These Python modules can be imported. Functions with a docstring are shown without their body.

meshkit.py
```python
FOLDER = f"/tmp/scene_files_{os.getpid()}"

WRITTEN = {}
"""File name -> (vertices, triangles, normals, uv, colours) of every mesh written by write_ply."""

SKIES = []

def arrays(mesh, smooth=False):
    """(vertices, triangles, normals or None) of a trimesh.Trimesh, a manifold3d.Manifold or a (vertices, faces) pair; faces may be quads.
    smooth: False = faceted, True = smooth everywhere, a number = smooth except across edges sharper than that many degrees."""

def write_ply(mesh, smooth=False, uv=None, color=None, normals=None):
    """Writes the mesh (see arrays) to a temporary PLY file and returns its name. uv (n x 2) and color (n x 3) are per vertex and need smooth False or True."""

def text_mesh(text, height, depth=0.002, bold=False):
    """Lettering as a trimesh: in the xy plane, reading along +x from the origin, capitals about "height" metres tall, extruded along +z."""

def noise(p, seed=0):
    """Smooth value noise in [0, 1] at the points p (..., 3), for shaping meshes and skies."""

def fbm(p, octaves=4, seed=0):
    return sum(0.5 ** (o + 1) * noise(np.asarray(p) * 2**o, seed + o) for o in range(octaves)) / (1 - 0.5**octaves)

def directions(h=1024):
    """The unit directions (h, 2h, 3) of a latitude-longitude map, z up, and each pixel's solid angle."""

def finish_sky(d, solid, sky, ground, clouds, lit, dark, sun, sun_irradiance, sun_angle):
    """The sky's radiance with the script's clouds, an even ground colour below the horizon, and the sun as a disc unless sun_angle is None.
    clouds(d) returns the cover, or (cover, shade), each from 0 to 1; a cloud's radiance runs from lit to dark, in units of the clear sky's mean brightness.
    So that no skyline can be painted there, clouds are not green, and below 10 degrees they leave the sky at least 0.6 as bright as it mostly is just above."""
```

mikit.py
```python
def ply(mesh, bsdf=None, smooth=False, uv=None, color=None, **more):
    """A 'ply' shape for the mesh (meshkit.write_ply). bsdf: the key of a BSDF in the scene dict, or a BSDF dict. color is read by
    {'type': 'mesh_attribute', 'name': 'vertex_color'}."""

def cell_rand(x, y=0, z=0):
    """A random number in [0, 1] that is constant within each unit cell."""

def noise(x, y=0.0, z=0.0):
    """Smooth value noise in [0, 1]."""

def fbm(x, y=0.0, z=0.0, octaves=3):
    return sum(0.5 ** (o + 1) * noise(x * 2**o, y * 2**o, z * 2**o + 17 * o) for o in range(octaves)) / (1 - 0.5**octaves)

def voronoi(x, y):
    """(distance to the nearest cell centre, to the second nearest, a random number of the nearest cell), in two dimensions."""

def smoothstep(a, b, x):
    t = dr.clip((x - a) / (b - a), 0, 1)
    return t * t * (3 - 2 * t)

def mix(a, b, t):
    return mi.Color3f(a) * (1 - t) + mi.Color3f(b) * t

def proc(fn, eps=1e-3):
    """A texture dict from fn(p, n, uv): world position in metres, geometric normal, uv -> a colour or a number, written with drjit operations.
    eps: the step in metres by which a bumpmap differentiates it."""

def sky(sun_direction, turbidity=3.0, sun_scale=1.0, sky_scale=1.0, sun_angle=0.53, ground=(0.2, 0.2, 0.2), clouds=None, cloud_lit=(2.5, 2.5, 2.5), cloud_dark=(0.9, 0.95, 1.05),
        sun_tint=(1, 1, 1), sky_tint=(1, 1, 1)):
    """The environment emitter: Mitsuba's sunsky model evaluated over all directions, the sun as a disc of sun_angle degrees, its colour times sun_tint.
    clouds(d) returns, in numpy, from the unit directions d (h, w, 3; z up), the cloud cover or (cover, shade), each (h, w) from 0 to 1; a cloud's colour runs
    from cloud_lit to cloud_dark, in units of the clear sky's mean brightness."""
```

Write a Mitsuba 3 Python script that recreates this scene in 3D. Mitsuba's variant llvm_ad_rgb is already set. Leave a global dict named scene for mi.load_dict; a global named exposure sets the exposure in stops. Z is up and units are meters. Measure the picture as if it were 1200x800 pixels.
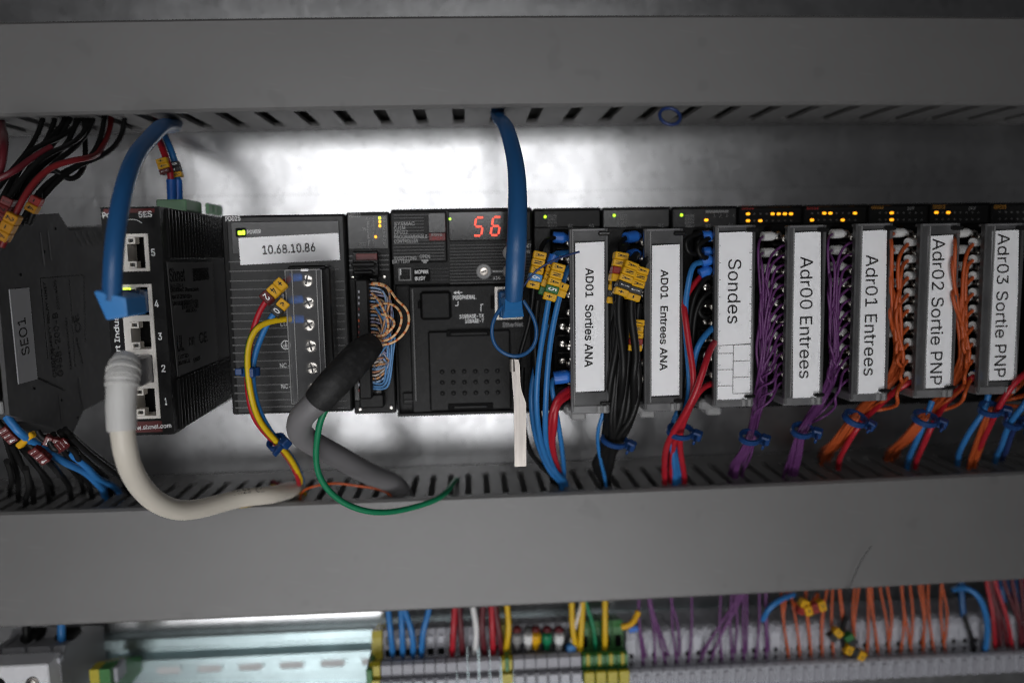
import math, random, itertools, numpy as np, trimesh, mitsuba as mi, mikit, meshkit, drjit as dr
from shapely.geometry import Polygon, box as sbox
from scipy.spatial import ConvexHull
from mikit import noise, fbm, voronoi, mix, smoothstep
random.seed(5); np.random.seed(5)
scene = {'type': 'scene'}; labels = {}

# ------------------------------------------------------------------ camera
F, VPX, VPY, ROLL, DB = 920.0, 548.0, 300.0, 0.025, 0.42      # photo pixels (1200 x 800), metres
_Y = np.array([VPX-600, VPY-400, F]); _Y /= np.linalg.norm(_Y)
_X = np.array([1.0, -ROLL, -(_Y[0] - ROLL*_Y[1])/_Y[2]]); _X /= np.linalg.norm(_X)
_Z = np.cross(_X, _Y)
R = np.column_stack([_X, _Y, _Z]); CAM = np.array([0, -DB, 0.0])
fwd, up = R.T @ [0, 0, 1.0], R.T @ [0, -1.0, 0]
T = mi.ScalarTransform4f
scene['camera'] = {'type': 'thinlens', 'fov': 2*math.degrees(math.atan(600/F)), 'fov_axis': 'x', 'aperture_radius': 0.0040,
    'focus_distance': 0.322, 'near_clip': 0.01, 'far_clip': 50.0,
    'to_world': T().look_at(origin=CAM.tolist(), target=(CAM+fwd).tolist(), up=up.tolist())}
exposure = 0.0

# ------------------------------------------------------------------ light: a soft room lamp behind the photographer, faint room light
scene['louvre_black'] = {'type': 'diffuse', 'reflectance': {'type': 'rgb', 'value': 0.03}}
def lamp(key, x, y, z, w, h, rad, label, pitch=0.05, depth=0.05):      # a lamp panel with upright louvre slats in front of it
    scene[key+'__panel'] = {'type': 'rectangle', 'to_world': T().translate([x, y, z]) @ T().rotate([1, 0, 0], -90) @ T().scale([w/2, h/2, 1]),
        'emitter': {'type': 'area', 'radiance': {'type': 'rgb', 'value': rad}, 'sampling_weight': 40.0}, 'bsdf': {'type': 'diffuse', 'reflectance': {'type': 'rgb', 'value': 0.5}}}
    n = int(round(w/pitch))
    for i in range(n+1):
        scene[key+f'__louvre_slat_{i+1:03d}'] = {'type': 'cube', 'to_world': T().translate([x-w/2+w*i/n, y+depth/2+.002, z]) @ T().scale([.0006, depth/2, h/2]), 'bsdf': {'type': 'ref', 'id': 'louvre_black'}}
    labels[key] = {'label': label, 'category': 'lamp'}
lamp('work_lamp', -0.085, -0.76, 0.115, 0.58, 0.145, [5.9, 5.9, 5.95], 'wide soft white louvred lamp above and behind the photographer')
lamp('desk_lamp', -0.08, -0.76, -0.26, 0.46, 0.16, [3.9, 3.9, 3.93], 'dimmer white louvred lamp at waist height behind the photographer')
lamp('floor_lamp', -0.06, -0.76, -0.52, 0.66, 0.30, [6.8, 6.8, 6.85], 'bright white louvred lamp low down behind the photographer')
scene['room_light'] = {'type': 'constant', 'radiance': {'type': 'rgb', 'value': [0.02, 0.02, 0.021]}, 'sampling_weight': 6.0}

# ------------------------------------------------------------------ helpers
def ray(px, py): return R.T @ np.array([(px-600)/F, (py-400)/F, 1.0])
def U(px, py, d):                    # point under a pixel, d millimetres in front of the mounting plate
    v = ray(px, py); return CAM + v*((-d/1000 + DB)/v[1])
def UX(px, py, x): v = ray(px, py); return CAM + v*(x/v[0])
def UZ(px, py, z): v = ray(px, py); return CAM + v*(z/v[2])
def mm(d): return (DB - d/1000)/F    # metres per pixel at that depth

count = {}
def nth(i): return (['first', 'second', 'third', 'fourth', 'fifth', 'sixth', 'seventh', 'eighth', 'ninth', 'tenth', 'eleventh', 'twelfth'][i] if i < 12 else f"{i+1}{({1: 'st', 2: 'nd', 3: 'rd'}.get((i+1) % 10, 'th')) if i+1 not in (11, 12, 13) else 'th'}")
def uniq(key):
    n = count.get(key, 0); count[key] = n+1
    return key if n == 0 else f'{key}_{n:03d}'
def tag(key, label, cat=None, group=None, kind=None):
    d = {'label': label}
    if cat: d['category'] = cat
    if group: d['group'] = group
    if kind: d['kind'] = kind
    labels[key] = d; return key
def thing(name, label, cat, group=None): return tag(uniq(name), label, cat, group)
def outward(m):                      # closed meshes: faces turned outwards
    v, f = m; v = np.asarray(v, float); f = np.asarray(f)
    if len(f) > 6:
        c = v-v.mean(0); vol = np.einsum('ij,ij->', c[f[:, 0]], np.cross(c[f[:, 1]], c[f[:, 2]]))
        if vol < 0: return v, f[:, ::-1]
    return v, f
def ent(key, mesh, bsdf, smooth=False, **kw):
    mesh = outward(mesh); k = uniq(key); scene[k] = mikit.ply(mesh, bsdf, smooth, **kw); return k
def stuff(k): labels.setdefault(k, {})['kind'] = 'stuff'; return k
def cat(*ms):
    v, f, n = [], [], 0
    for a, b in ms: v.append(a); f.append(np.asarray(b)+n); n += len(a)
    return np.vstack(v), np.vstack(f)
def tm(m): return np.array(m.vertices), np.array(m.faces)

_s = np.array([[a, b, c] for a in (-1, 1) for b in (-1, 1) for c in (-1, 1)], float)
_tmpl = np.vstack([_s*[1, .8, .8], _s*[.8, 1, .8], _s*[.8, .8, 1]])
_h = ConvexHull(_tmpl); _cf = _h.simplices.copy()
for i, t in enumerate(_cf):
    a, b, c = _tmpl[t]
    if np.dot(np.cross(b-a, c-a), a+b+c) < 0: _cf[i] = t[::-1]
def cb(x0, x1, y0, y1, z0, z1, c=0.0004):          # chamfered box
    x0, x1 = sorted((x0, x1)); y0, y1 = sorted((y0, y1)); z0, z1 = sorted((z0, z1))
    h = np.array([x1-x0, y1-y0, z1-z0])/2; o = np.array([x0+x1, y0+y1, z0+z1])/2
    c = min(c, h.min()*0.9)
    v = np.vstack([_s*(h-[0, c, c]), _s*(h-[c, 0, c]), _s*(h-[c, c, 0])])
    return v+o, _cf
def rect(px0, py0, px1, py1, d):                   # pixel rectangle on a plane -> x0, x1, z0, z1
    my, mx = (py0+py1)/2, (px0+px1)/2
    return U(px0, my, d)[0], U(px1, my, d)[0], U(mx, py1, d)[2], U(mx, py0, d)[2]
def pbox(px0, py0, px1, py1, d, back, c=0.0004):   # box whose front face fills the pixel rectangle at depth d
    x0, x1, z0, z1 = rect(px0, py0, px1, py1, d)
    return cb(x0, x1, -d/1000, -back/1000, z0, z1, c)
def obox(o, ax, ay, az, h, c=0.0004):              # oriented chamfered box
    v, f = cb(-h[0], h[0], -h[1], h[1], -h[2], h[2], c)
    M = np.column_stack([ax, ay, az])
    if np.linalg.det(M) < 0: f = f[:, ::-1]
    return v @ M.T + o, f
def extr(poly, y0, y1):                            # polygon in (x, z), extruded along y
    m = trimesh.creation.extrude_polygon(poly, abs(y1-y0), engine='earcut'); v, f = tm(m)
    return np.column_stack([v[:, 0], min(y0, y1)+v[:, 2], v[:, 1]]), f[:, ::-1]
def prism_x(poly, x0, x1):                         # polygon in (y, z), extruded along x
    m = trimesh.creation.extrude_polygon(poly, abs(x1-x0), engine='earcut'); v, f = tm(m)
    return np.column_stack([min(x0, x1)+v[:, 2], v[:, 0], v[:, 1]]), f
def unit(v): return np.asarray(v, float)/max(np.linalg.norm(v), 1e-12)
def spline(P, n):
    P = np.asarray(P, float)
    if len(P) == 2: return P[0]+(P[1]-P[0])*np.linspace(0, 1, n)[:, None]
    seg = np.maximum(np.linalg.norm(np.diff(P, axis=0), axis=1), 1e-6)**0.5
    t = np.concatenate([[0], np.cumsum(seg)])
    from scipy.interpolate import CubicSpline, PchipInterpolator
    return CubicSpline(t, P, bc_type='natural')(np.linspace(0, t[-1], n))
def tube(P, r, sides=10, n=None, flat=1.0, colors=None, raw=False):
    C = np.asarray(P) if raw else spline(P, n or max(12, 7*len(P)))
    k = len(C); r = np.broadcast_to(np.interp(np.linspace(0, 1, k), np.linspace(0, 1, len(np.atleast_1d(r))), np.atleast_1d(r)), (k,))
    t = np.gradient(C, axis=0); t /= np.linalg.norm(t, axis=1, keepdims=True)+1e-12
    a = np.cross(t[0], [0, 1, 0]); a = unit(a if np.linalg.norm(a) > .1 else np.cross(t[0], [1, 0, 0]))
    A = [a]
    for i in range(1, k):
        a = A[-1]-t[i]*np.dot(A[-1], t[i]); A.append(unit(a))
    A = np.array(A); B = np.cross(t, A)
    an = np.arange(sides)*2*np.pi/sides
    v = C[:, None]+r[:, None, None]*(np.cos(an)[None, :, None]*A[:, None]+flat*np.sin(an)[None, :, None]*B[:, None])
    i, j = np.meshgrid(np.arange(k-1), np.arange(sides), indexing='ij'); j2 = (j+1) % sides
    q = np.stack([i*sides+j, i*sides+j2, (i+1)*sides+j2, (i+1)*sides+j], -1).reshape(-1, 4)
    f = np.vstack([q[:, [0, 1, 2]], q[:, [0, 2, 3]]]); v = v.reshape(-1, 3)
    caps = []
    for e, s in ((0, 1), (k-1, -1)):
        base = len(v); v = np.vstack([v, v[e*sides:(e+1)*sides]]); idx = np.arange(1, sides-1)
        c = np.column_stack([np.full(sides-2, base), base+idx, base+idx+1]); caps.append(c[:, ::-1] if s > 0 else c)
    f = np.vstack([f]+caps)
    if colors is not None:
        u = np.concatenate([np.repeat(np.arange(k), sides), np.zeros(sides, int), np.full(sides, k-1)]); w = np.concatenate([np.tile(np.arange(sides), k), np.arange(sides), np.arange(sides)])
        return (v, f), colors(u, w, k)
    return v, f
def revolve(prof, o, ax, sides=20):                # profile (radius, height along ax)
    p = np.asarray(prof, float); m = trimesh.creation.revolve(p, sections=sides); v, f = tm(m)
    ax = unit(ax); a = unit(np.cross(ax, [0, 0, 1]) if abs(ax[2]) < .9 else np.cross(ax, [1, 0, 0])); b = np.cross(ax, a)
    return v @ np.array([a, b, ax]) + o, f
def hull(P):
    P = np.asarray(P); h = ConvexHull(P); f = h.simplices.copy(); c = P.mean(0)
    for i, t in enumerate(f):
        if np.dot(np.cross(P[t[1]]-P[t[0]], P[t[2]]-P[t[0]]), P[t].mean(0)-c) < 0: f[i] = t[::-1]
    return P, f
_tc = {}
def txt(key, s, w0, w1, h, bsdf, n=(0, -1, 0), bold=False, off=0.00012, get=False):
    if (s, bold) not in _tc: _tc[(s, bold)] = tm(meshkit.text_mesh(s, 1.0, 0.1, bold))
    v, f = _tc[(s, bold)]; v = v.copy()
    L = np.linalg.norm(np.subtract(w1, w0)); x = unit(np.subtract(w1, w0)); n = np.asarray(n, float); n = unit(n-x*np.dot(n, x)); u = np.cross(n, x)
    x0, x1 = v[:, 0].min(), v[:, 0].max()
    m = (v[:, :1]-x0)*(L/(x1-x0))*x + v[:, 1:2]*h*u + (v[:, 2:]*0.0006+off)*n + w0
    return (m, f) if get else ent(key, m, bsdf)
def ptxt(s, p0, p1, hpx, d, bold=False, n=(0, -1, 0)):
    return txt('', s, U(*p0, d), U(*p1, d), hpx*mm(d), '', n, bold, get=True)
def seg_line(p0, p1, wpx, d, th=0.00015):          # flat printed stroke
    a, b = U(*p0, d), U(*p1, d); x = unit(b-a); u = np.cross([0, -1, 0], x)
    return obox((a+b)/2+np.array([0, -th/2, 0]), x, np.array([0, 1.0, 0]), u, (np.linalg.norm(b-a)/2, th/2, wpx*mm(d)/2), 0.00001)
def pring(px, py, rpx, wpx, d, sides=24):
    c = U(px, py, d); a = np.linspace(0, 2*np.pi, sides, endpoint=False); R1, R2 = (rpx+wpx/2)*mm(d), (rpx-wpx/2)*mm(d)
    return extr(Polygon(np.column_stack([c[0]+R1*np.cos(a), c[2]+R1*np.sin(a)]), [np.column_stack([c[0]+R2*np.cos(a), c[2]+R2*np.sin(a)])]), c[1]-0.00012, c[1])

# ------------------------------------------------------------------ materials
def rgb(c): return {'type': 'rgb', 'value': list(map(float, np.broadcast_to(c, 3)))}
def plas(key, c, rough=0.42, spec=0.45, **kw):
    scene[key] = {'type': 'principled', 'base_color': c if isinstance(c, dict) else rgb(c), 'roughness': rough, 'specular': spec, **kw}
def two(key): scene[key] = {'type': 'twosided', 'bsdf': scene[key]}
def galv_col(p, n, uv):
    v1, v2, r = voronoi(p.x*260+3*noise(p.x*40, p.z*40), p.z*210)
    s = fbm(p.x*18, p.z*9, 2.0, 4); st = fbm(p.x*120, p.z*12, 7.0, 3)
    sp = smoothstep(.70, .80, fbm(p.x*210+9, p.z*170, 4.0, 3)); vs = fbm(p.x*46, p.z*2.2, 11.0, 3)
    ln = smoothstep(.0010, .0, dr.abs(p.z-0.0335+.0004*noise(p.x*60)))
    g = 0.52+0.06*(r-.5)+0.04*(s-.5)+0.07*(st-.5)+0.10*(vs-.5)-0.06*sp-0.06*ln
    return mi.Color3f(g, g*1.005, g*1.02)
def galv_rough(p, n, uv):
    s = fbm(p.x*26, p.z*13, 5.0, 4); st = fbm(p.x*160, p.z*18, 1.0, 2); v1, v2, r = voronoi(p.x*260, p.z*210)
    vs = fbm(p.x*38, p.z*2.6, 31.0, 3)
    return 0.24+0.02*s+0.035*(st-.5)+0.03*(r-.5)+0.06*vs
scene['galvanised'] = {'type': 'principled', 'base_color': mikit.proc(galv_col), 'roughness': mikit.proc(galv_rough), 'metallic': 0.92, 'specular': 0.5}
def duct_col(p, n, uv):
    s = fbm(p.x*30, p.z*30, p.y*30, 4); d = fbm(p.x*6, p.z*40, 3.0, 3)
    sc = smoothstep(.80, .88, fbm(p.x*60, p.z*420+p.x*60, 9.0, 2))
    dk = smoothstep(.76, .84, fbm(p.x*75, p.z*75, 21.0, 3))
    g = 0.125*(1-.10*dk)*(0.90+0.14*s+0.08*d)*(1+0.07*sc)
    return mi.Color3f(g*1.012, g*0.995, g*0.985)
plas('duct_grey', mikit.proc(duct_col), 0.44, 0.6)
def blk(base, dust):
    def f(p, n, uv):
        s = fbm(p.x*90, p.z*90, p.y*90, 3); u = smoothstep(.45, .8, fbm(p.x*420, p.z*420, p.y*420, 2))
        g = base*(0.85+0.4*s)+dust*u*(0.35+0.65*s)
        return mi.Color3f(g, g, g*1.02)
    return mikit.proc(f)
plas('black_plastic', blk(0.007, 0.005), 0.32, 0.17)
plas('psu_plastic', blk(0.020, 0.010), 0.36, 0.32); plas('dark_plastic', blk(0.009, 0.006), 0.36, 0.17)
plas('deep_black', 0.004, 0.7, 0.1)
plas('gloss_black', 0.010, 0.16, 0.5)
plas('relay_grey', blk(0.060, 0.014), 0.55, 0.3)
plas('relay_print', 0.008, 0.6, 0.2); plas('hole_grey', 0.42, 0.6); plas('relay_label', (0.36, 0.36, 0.37), 0.6, 0.3)
plas('panel_grey', blk(0.034, 0.012), 0.24, 0.5)
plas('ridge_dim', 0.055, 0.4, 0.45); plas('ridge_grey', 0.13, 0.4, 0.5)
def paper(p, n, uv):
    s = fbm(p.x*150, p.z*150, 1.0, 3); g = 0.85+0.05*s
    return mi.Color3f(g, g, g*1.015)
plas('paper_white', mikit.proc(paper), 0.5, 0.3)
plas('ink', 0.012, 0.5, 0.3); plas('print_white', 0.75, 0.5, 0.3); plas('print_grey', 0.30, 0.5, 0.3); plas('print_dim', 0.11, 0.5, 0.3)
plas('print_red', (0.30, 0.02, 0.02), 0.5); plas('print_amber', (0.35, 0.16, 0.02), 0.5); plas('red_dark', (0.10, 0.012, 0.012), 0.4)
plas('cable_blue', (0.014, 0.080, 0.215), 0.36, 0.5); plas('boot_blue', (0.032, 0.19, 0.48), 0.40, 0.45)
plas('wire_blue', (0.024, 0.15, 0.39), 0.38, 0.45); plas('thin_blue', (.10, .24, .46), .4); plas('wire_navy', (0.014, 0.03, 0.11), 0.4)
plas('wire_red', (0.36, 0.012, 0.022), 0.38, 0.45); plas('wire_red_dim', (0.14, .010, .012), .42); plas('wire_maroon', (0.09, 0.01, 0.015), 0.42)
plas('wire_black', 0.007, 0.40, 0.22); plas('wire_violet', (0.115, 0.034, 0.130), 0.42, 0.4)
plas('wire_orange', (0.42, 0.075, 0.018), 0.42, 0.4); plas('wire_green', (0.008, 0.17, 0.075), 0.4, 0.4)
plas('wire_white', 0.6, 0.42); plas('wire_yellow', (0.58, 0.36, 0.01), 0.4)
plas('cable_cream', (0.56, 0.52, 0.45), 0.42, 0.4); plas('cable_grey', (0.155, 0.15, 0.155), 0.48, 0.35)
plas('boot_grey', (0.52, 0.515, 0.50), 0.45, 0.4); plas('plug_grey', (0.15, 0.15, 0.16), 0.3, 0.5)
plas('heatshrink', blk(0.014, 0.012), 0.58, 0.3)
plas('sleeve_yellow', (0.62, 0.33, 0.006), 0.45, 0.35); plas('sleeve_amber', (0.34, 0.15, 0.005), 0.45, 0.3); plas('sleeve_green', (0.02, 0.12, 0.03), 0.45); plas('sleeve_blue', (0.06, 0.22, 0.48), 0.45)
plas('sleeve_black', 0.02, 0.45); plas('sleeve_red', (0.22, 0.015, 0.01), 0.45); plas('tie_blue', (0.008, 0.040, 0.14), 0.38, 0.5)
plas('lug_blue', (0.02, 0.13, 0.50), 0.36, 0.5); plas('lug_white', (0.52, 0.52, 0.51), 0.4, 0.4)
plas('term_grey', (0.27, 0.27, 0.30), 0.45, 0.4); plas('term_white', (0.38, 0.385, 0.42), 0.45, 0.4); plas('term_dark', 0.05, 0.5)
plas('term_green', (0.03, 0.14, 0.03), 0.42); plas('term_yellow', (0.36, 0.30, 0.015), 0.42); plas('connector_green', (0.18, 0.34, 0.20), 0.45)
plas('breaker_grey', (0.16, 0.16, 0.17), 0.5); plas('breaker_white', (0.55, 0.55, 0.57), 0.45)
plas('latch_grey', (0.22, 0.22, 0.22), 0.4)
scene['steel'] = {'type': 'principled', 'base_color': rgb((0.62, 0.57, 0.52)), 'roughness': 0.3, 'metallic': 1.0}
scene['nickel'] = {'type': 'principled', 'base_color': rgb((0.74, 0.70, 0.64)), 'roughness': 0.24, 'metallic': 1.0}
scene['jack_metal'] = {'type': 'principled', 'base_color': rgb((0.80, 0.76, 0.70)), 'roughness': 0.40, 'metallic': 0.25}
def key_col(p, n, uv):
    g = 0.44+0.14*(fbm(p.x*300, p.z*40, 1.0, 3)-.5)+0.06*(noise(p.x*2400, p.z*120)-.5); return mi.Color3f(g, g*.92, g*.85)
scene['brushed_steel'] = {'type': 'principled', 'base_color': mikit.proc(key_col), 'roughness': 0.45, 'metallic': 0.75}
def zinc_col(p, n, uv):
    g = 0.34+0.16*(fbm(p.x*50, p.z*50, 1.0, 3)-.5)+.06*(noise(p.x*30, p.z*900)-.5); return mi.Color3f(g*.80, g*1.0, g*1.03)
scene['zinc_rail'] = {'type': 'principled', 'base_color': mikit.proc(zinc_col), 'roughness': 0.30, 'metallic': 0.8}
scene['clear_pane'] = {'type': 'thindielectric', 'int_ior': 1.49}
def smoke_col(p, n, uv):
    g = 0.14+0.07*(fbm(p.x*240, p.z*120, 1.0, 3)-.5); return mi.Color3f(g, g, g*1.02)
scene['smoky'] = {'type': 'twosided', 'bsdf': {'type': 'principled', 'base_color': mikit.proc(smoke_col), 'roughness': 0.22, 'specular': 0.5}}
scene['smoky_clear'] = {'type': 'blendbsdf', 'weight': 0.45, 'a': {'type': 'thindielectric', 'int_ior': 1.49}, 'b': {'type': 'principled', 'base_color': mikit.proc(smoke_col), 'roughness': 0.22, 'specular': 0.5}}
scene['milky_clear'] = {'type': 'blendbsdf', 'weight': 0.20, 'a': {'type': 'thindielectric', 'int_ior': 1.49}, 'b': {'type': 'principled', 'base_color': rgb((0.35, 0.35, 0.36)), 'roughness': 0.15, 'specular': 0.5}}
scene['painted_wire'] = {'type': 'principled', 'base_color': {'type': 'mesh_attribute', 'name': 'vertex_color'}, 'roughness': 0.4, 'specular': 0.45}
def glow(c, s): return {'type': 'area', 'radiance': rgb(np.array(c)*s), 'sampling_weight': 0.02}

# ------------------------------------------------------------------ mounting plate
ent('mounting_plate', cb(-0.75, 0.85, 0, 0.002, -0.5, 0.45), 'galvanised')
tag('mounting_plate', 'galvanised steel mounting plate behind the whole row of modules', 'plate', kind='structure')

# ------------------------------------------------------------------ wiring ducts
ZU = U(584, 126, 62)[2]; ZUT = U(600, 19, 62)[2]; ZL = U(545, 582, 62)[2]; ZLB = U(545, 713, 62)[2]
_fu = [U(*q, 62) for q in ((0, 137), (150, 132.5), (300, 128), (584, 126), (900, 123), (1200, 122.5))]; _cu = np.polyfit([p[0] for p in _fu], [p[2]-ZU for p in _fu], 2)
_fl = [U(*q, 62) for q in ((0, 600), (300, 592), (545, 582), (900, 566), (1200, 553.5))]; _cl = np.polyfit([p[0] for p in _fl], [p[2]-ZL for p in _fl], 2)
print('duct sag', _cu, _cl)
def bow_u(x): return np.polyval(_cu, x)          # the plastic ducts sag and twist a little
def bow_l(x): return np.polyval(_cl, x)
def sweep_x(prof, x0, x1, n, bow):                # closed profile (y, z) swept along x with a slight sag
    p = np.asarray(prof); k = len(p); xs = np.linspace(x0, x1, n)
    v = np.array([[x, y, z+bow(x)] for x in xs for y, z in p])
    i, j = np.meshgrid(np.arange(n-1), np.arange(k), indexing='ij'); j2 = (j+1) % k
    q = np.stack([i*k+j, i*k+j2, (i+1)*k+j2, (i+1)*k+j], -1).reshape(-1, 4)
    return v, np.vstack([q[:, [0, 1, 2]], q[:, [0, 2, 3]]])[:, ::-1]
def duct(key, zlo, zhi, bow, px_list, slot_w, comb_top, x0, x1, label, slot_d):
    k = thing(key, label, 'cable duct')
    t = 0.0016; tb = t if comb_top else .0008; tt = .0008 if comb_top else t; yf = -0.062; r = 0.0012
    prof = [(yf+r, zhi), (yf, zhi-r), (yf, zlo+r), (yf+r, zlo), (-0.0578, zlo), (-0.0574, zlo+0.0004), (-0.0578, zlo+tb), (yf+t, zlo+tb), (yf+t, zhi-tt), (-0.0578, zhi-tt), (-0.0578, zhi)]
    ent(k+'__cover', sweep_x(prof, x0, x1, 40, bow), 'duct_grey')
    ent(k+'__base', sweep_x([(-0.0025, zhi-.003), (-0.0025, zlo+.003), (-0.0005, zlo+.003), (-0.0005, zhi-.003)], x0, x1, 40, bow), 'duct_grey')
    zc = zhi-tt-0.0018 if comb_top else zlo+tb+0.0002  # the slotted wall on the open side
    xs = sorted(px_list)
    for a, b in zip(xs[:-1], xs[1:]):
        xa, xb = a+slot_w/2, b-slot_w/2; zz = zc+bow((a+b)/2)
        c = (xb-xa)*0.12
        ent(k+'__finger', extr_xy([(xa, slot_d[1]), (a, slot_d[1]+0.0005), (a, -0.0015), (b, -0.0015), (b, slot_d[1]+0.0005), (xb, slot_d[1]), (xb, slot_d[0]), (xb+slot_w*.30, slot_d[0]-.0004), (xb+slot_w*.30, -.0585), (xa-slot_w*.30, -.0585), (xa-slot_w*.30, slot_d[0]-.0004), (xa, slot_d[0])], zz, zz+0.0016), 'duct_grey')
    zo = zlo+t+.0002 if comb_top else zhi-t-.0018
    ent(k+'__plain_wall', sweep_x([(-0.055, zo+.0016), (-0.055, zo), (-0.0015, zo), (-0.0015, zo+.0016)], x0, x1, 40, bow), 'duct_grey')
    return zc
def extr_xy(pts, z0, z1):
    v, f = tm(trimesh.creation.extrude_polygon(Polygon(pts), z1-z0, engine='earcut')); v[:, 2] += z0; return v, f
up_px = [537+47.0*i for i in range(-14, 17)]
ZUC = duct('cable_duct', ZU, ZUT, bow_u, [U(p, 130, 56)[0] for p in up_px], 0.0057, False, -0.33, 0.40, 'grey slotted cable duct running above the row of modules', (-0.0560, -0.013))
lo_px = [505+22.0*i for i in range(-27, 36)]
ZLC = duct('cable_duct', ZLB, ZL, bow_l, [U(p, 578, 54)[0] for p in lo_px], 0.0031, True, -0.36, 0.42, 'grey slotted cable duct running below the row of modules', (-0.0560, -0.019))
def L(px, py):
    p = UZ(px, py, ZLC+0.0016); return UZ(px, py, ZLC+0.0016+bow_l(p[0]))
#     # point on the top of the lower duct
def Tp(px, py):
    p = UZ(px, py, ZUC); return UZ(px, py, ZUC+bow_u(p[0]))
def pts(seq):
    out = []
    for i, s in enumerate(seq):
        if s[0] == 'L': p = L(*s[1:]); out += [p, p+np.array([0, 0.001, -0.014])][::-1 if i == 0 else 1]
        elif s[0] == 'T': p = Tp(*s[1:]); out += [p+np.array([0, 0.002, 0.012]), p]
        elif len(s) == 3: out.append(U(*s))
        else: out.append(np.array(s[1:]))
    return out
def wire(name, label, group, seq, r, bsdf, cat_='wire', sides=8, n=None, key=None, flat=1.0):
    k = key or thing(name, label, cat_, group)
    m = mikit.ply(outward(tube(pts(seq), np.atleast_1d(r)/1000, sides, n, flat)), bsdf, True)
    scene[uniq(k+'__insulation') if key else k] = m
    return k

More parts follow.
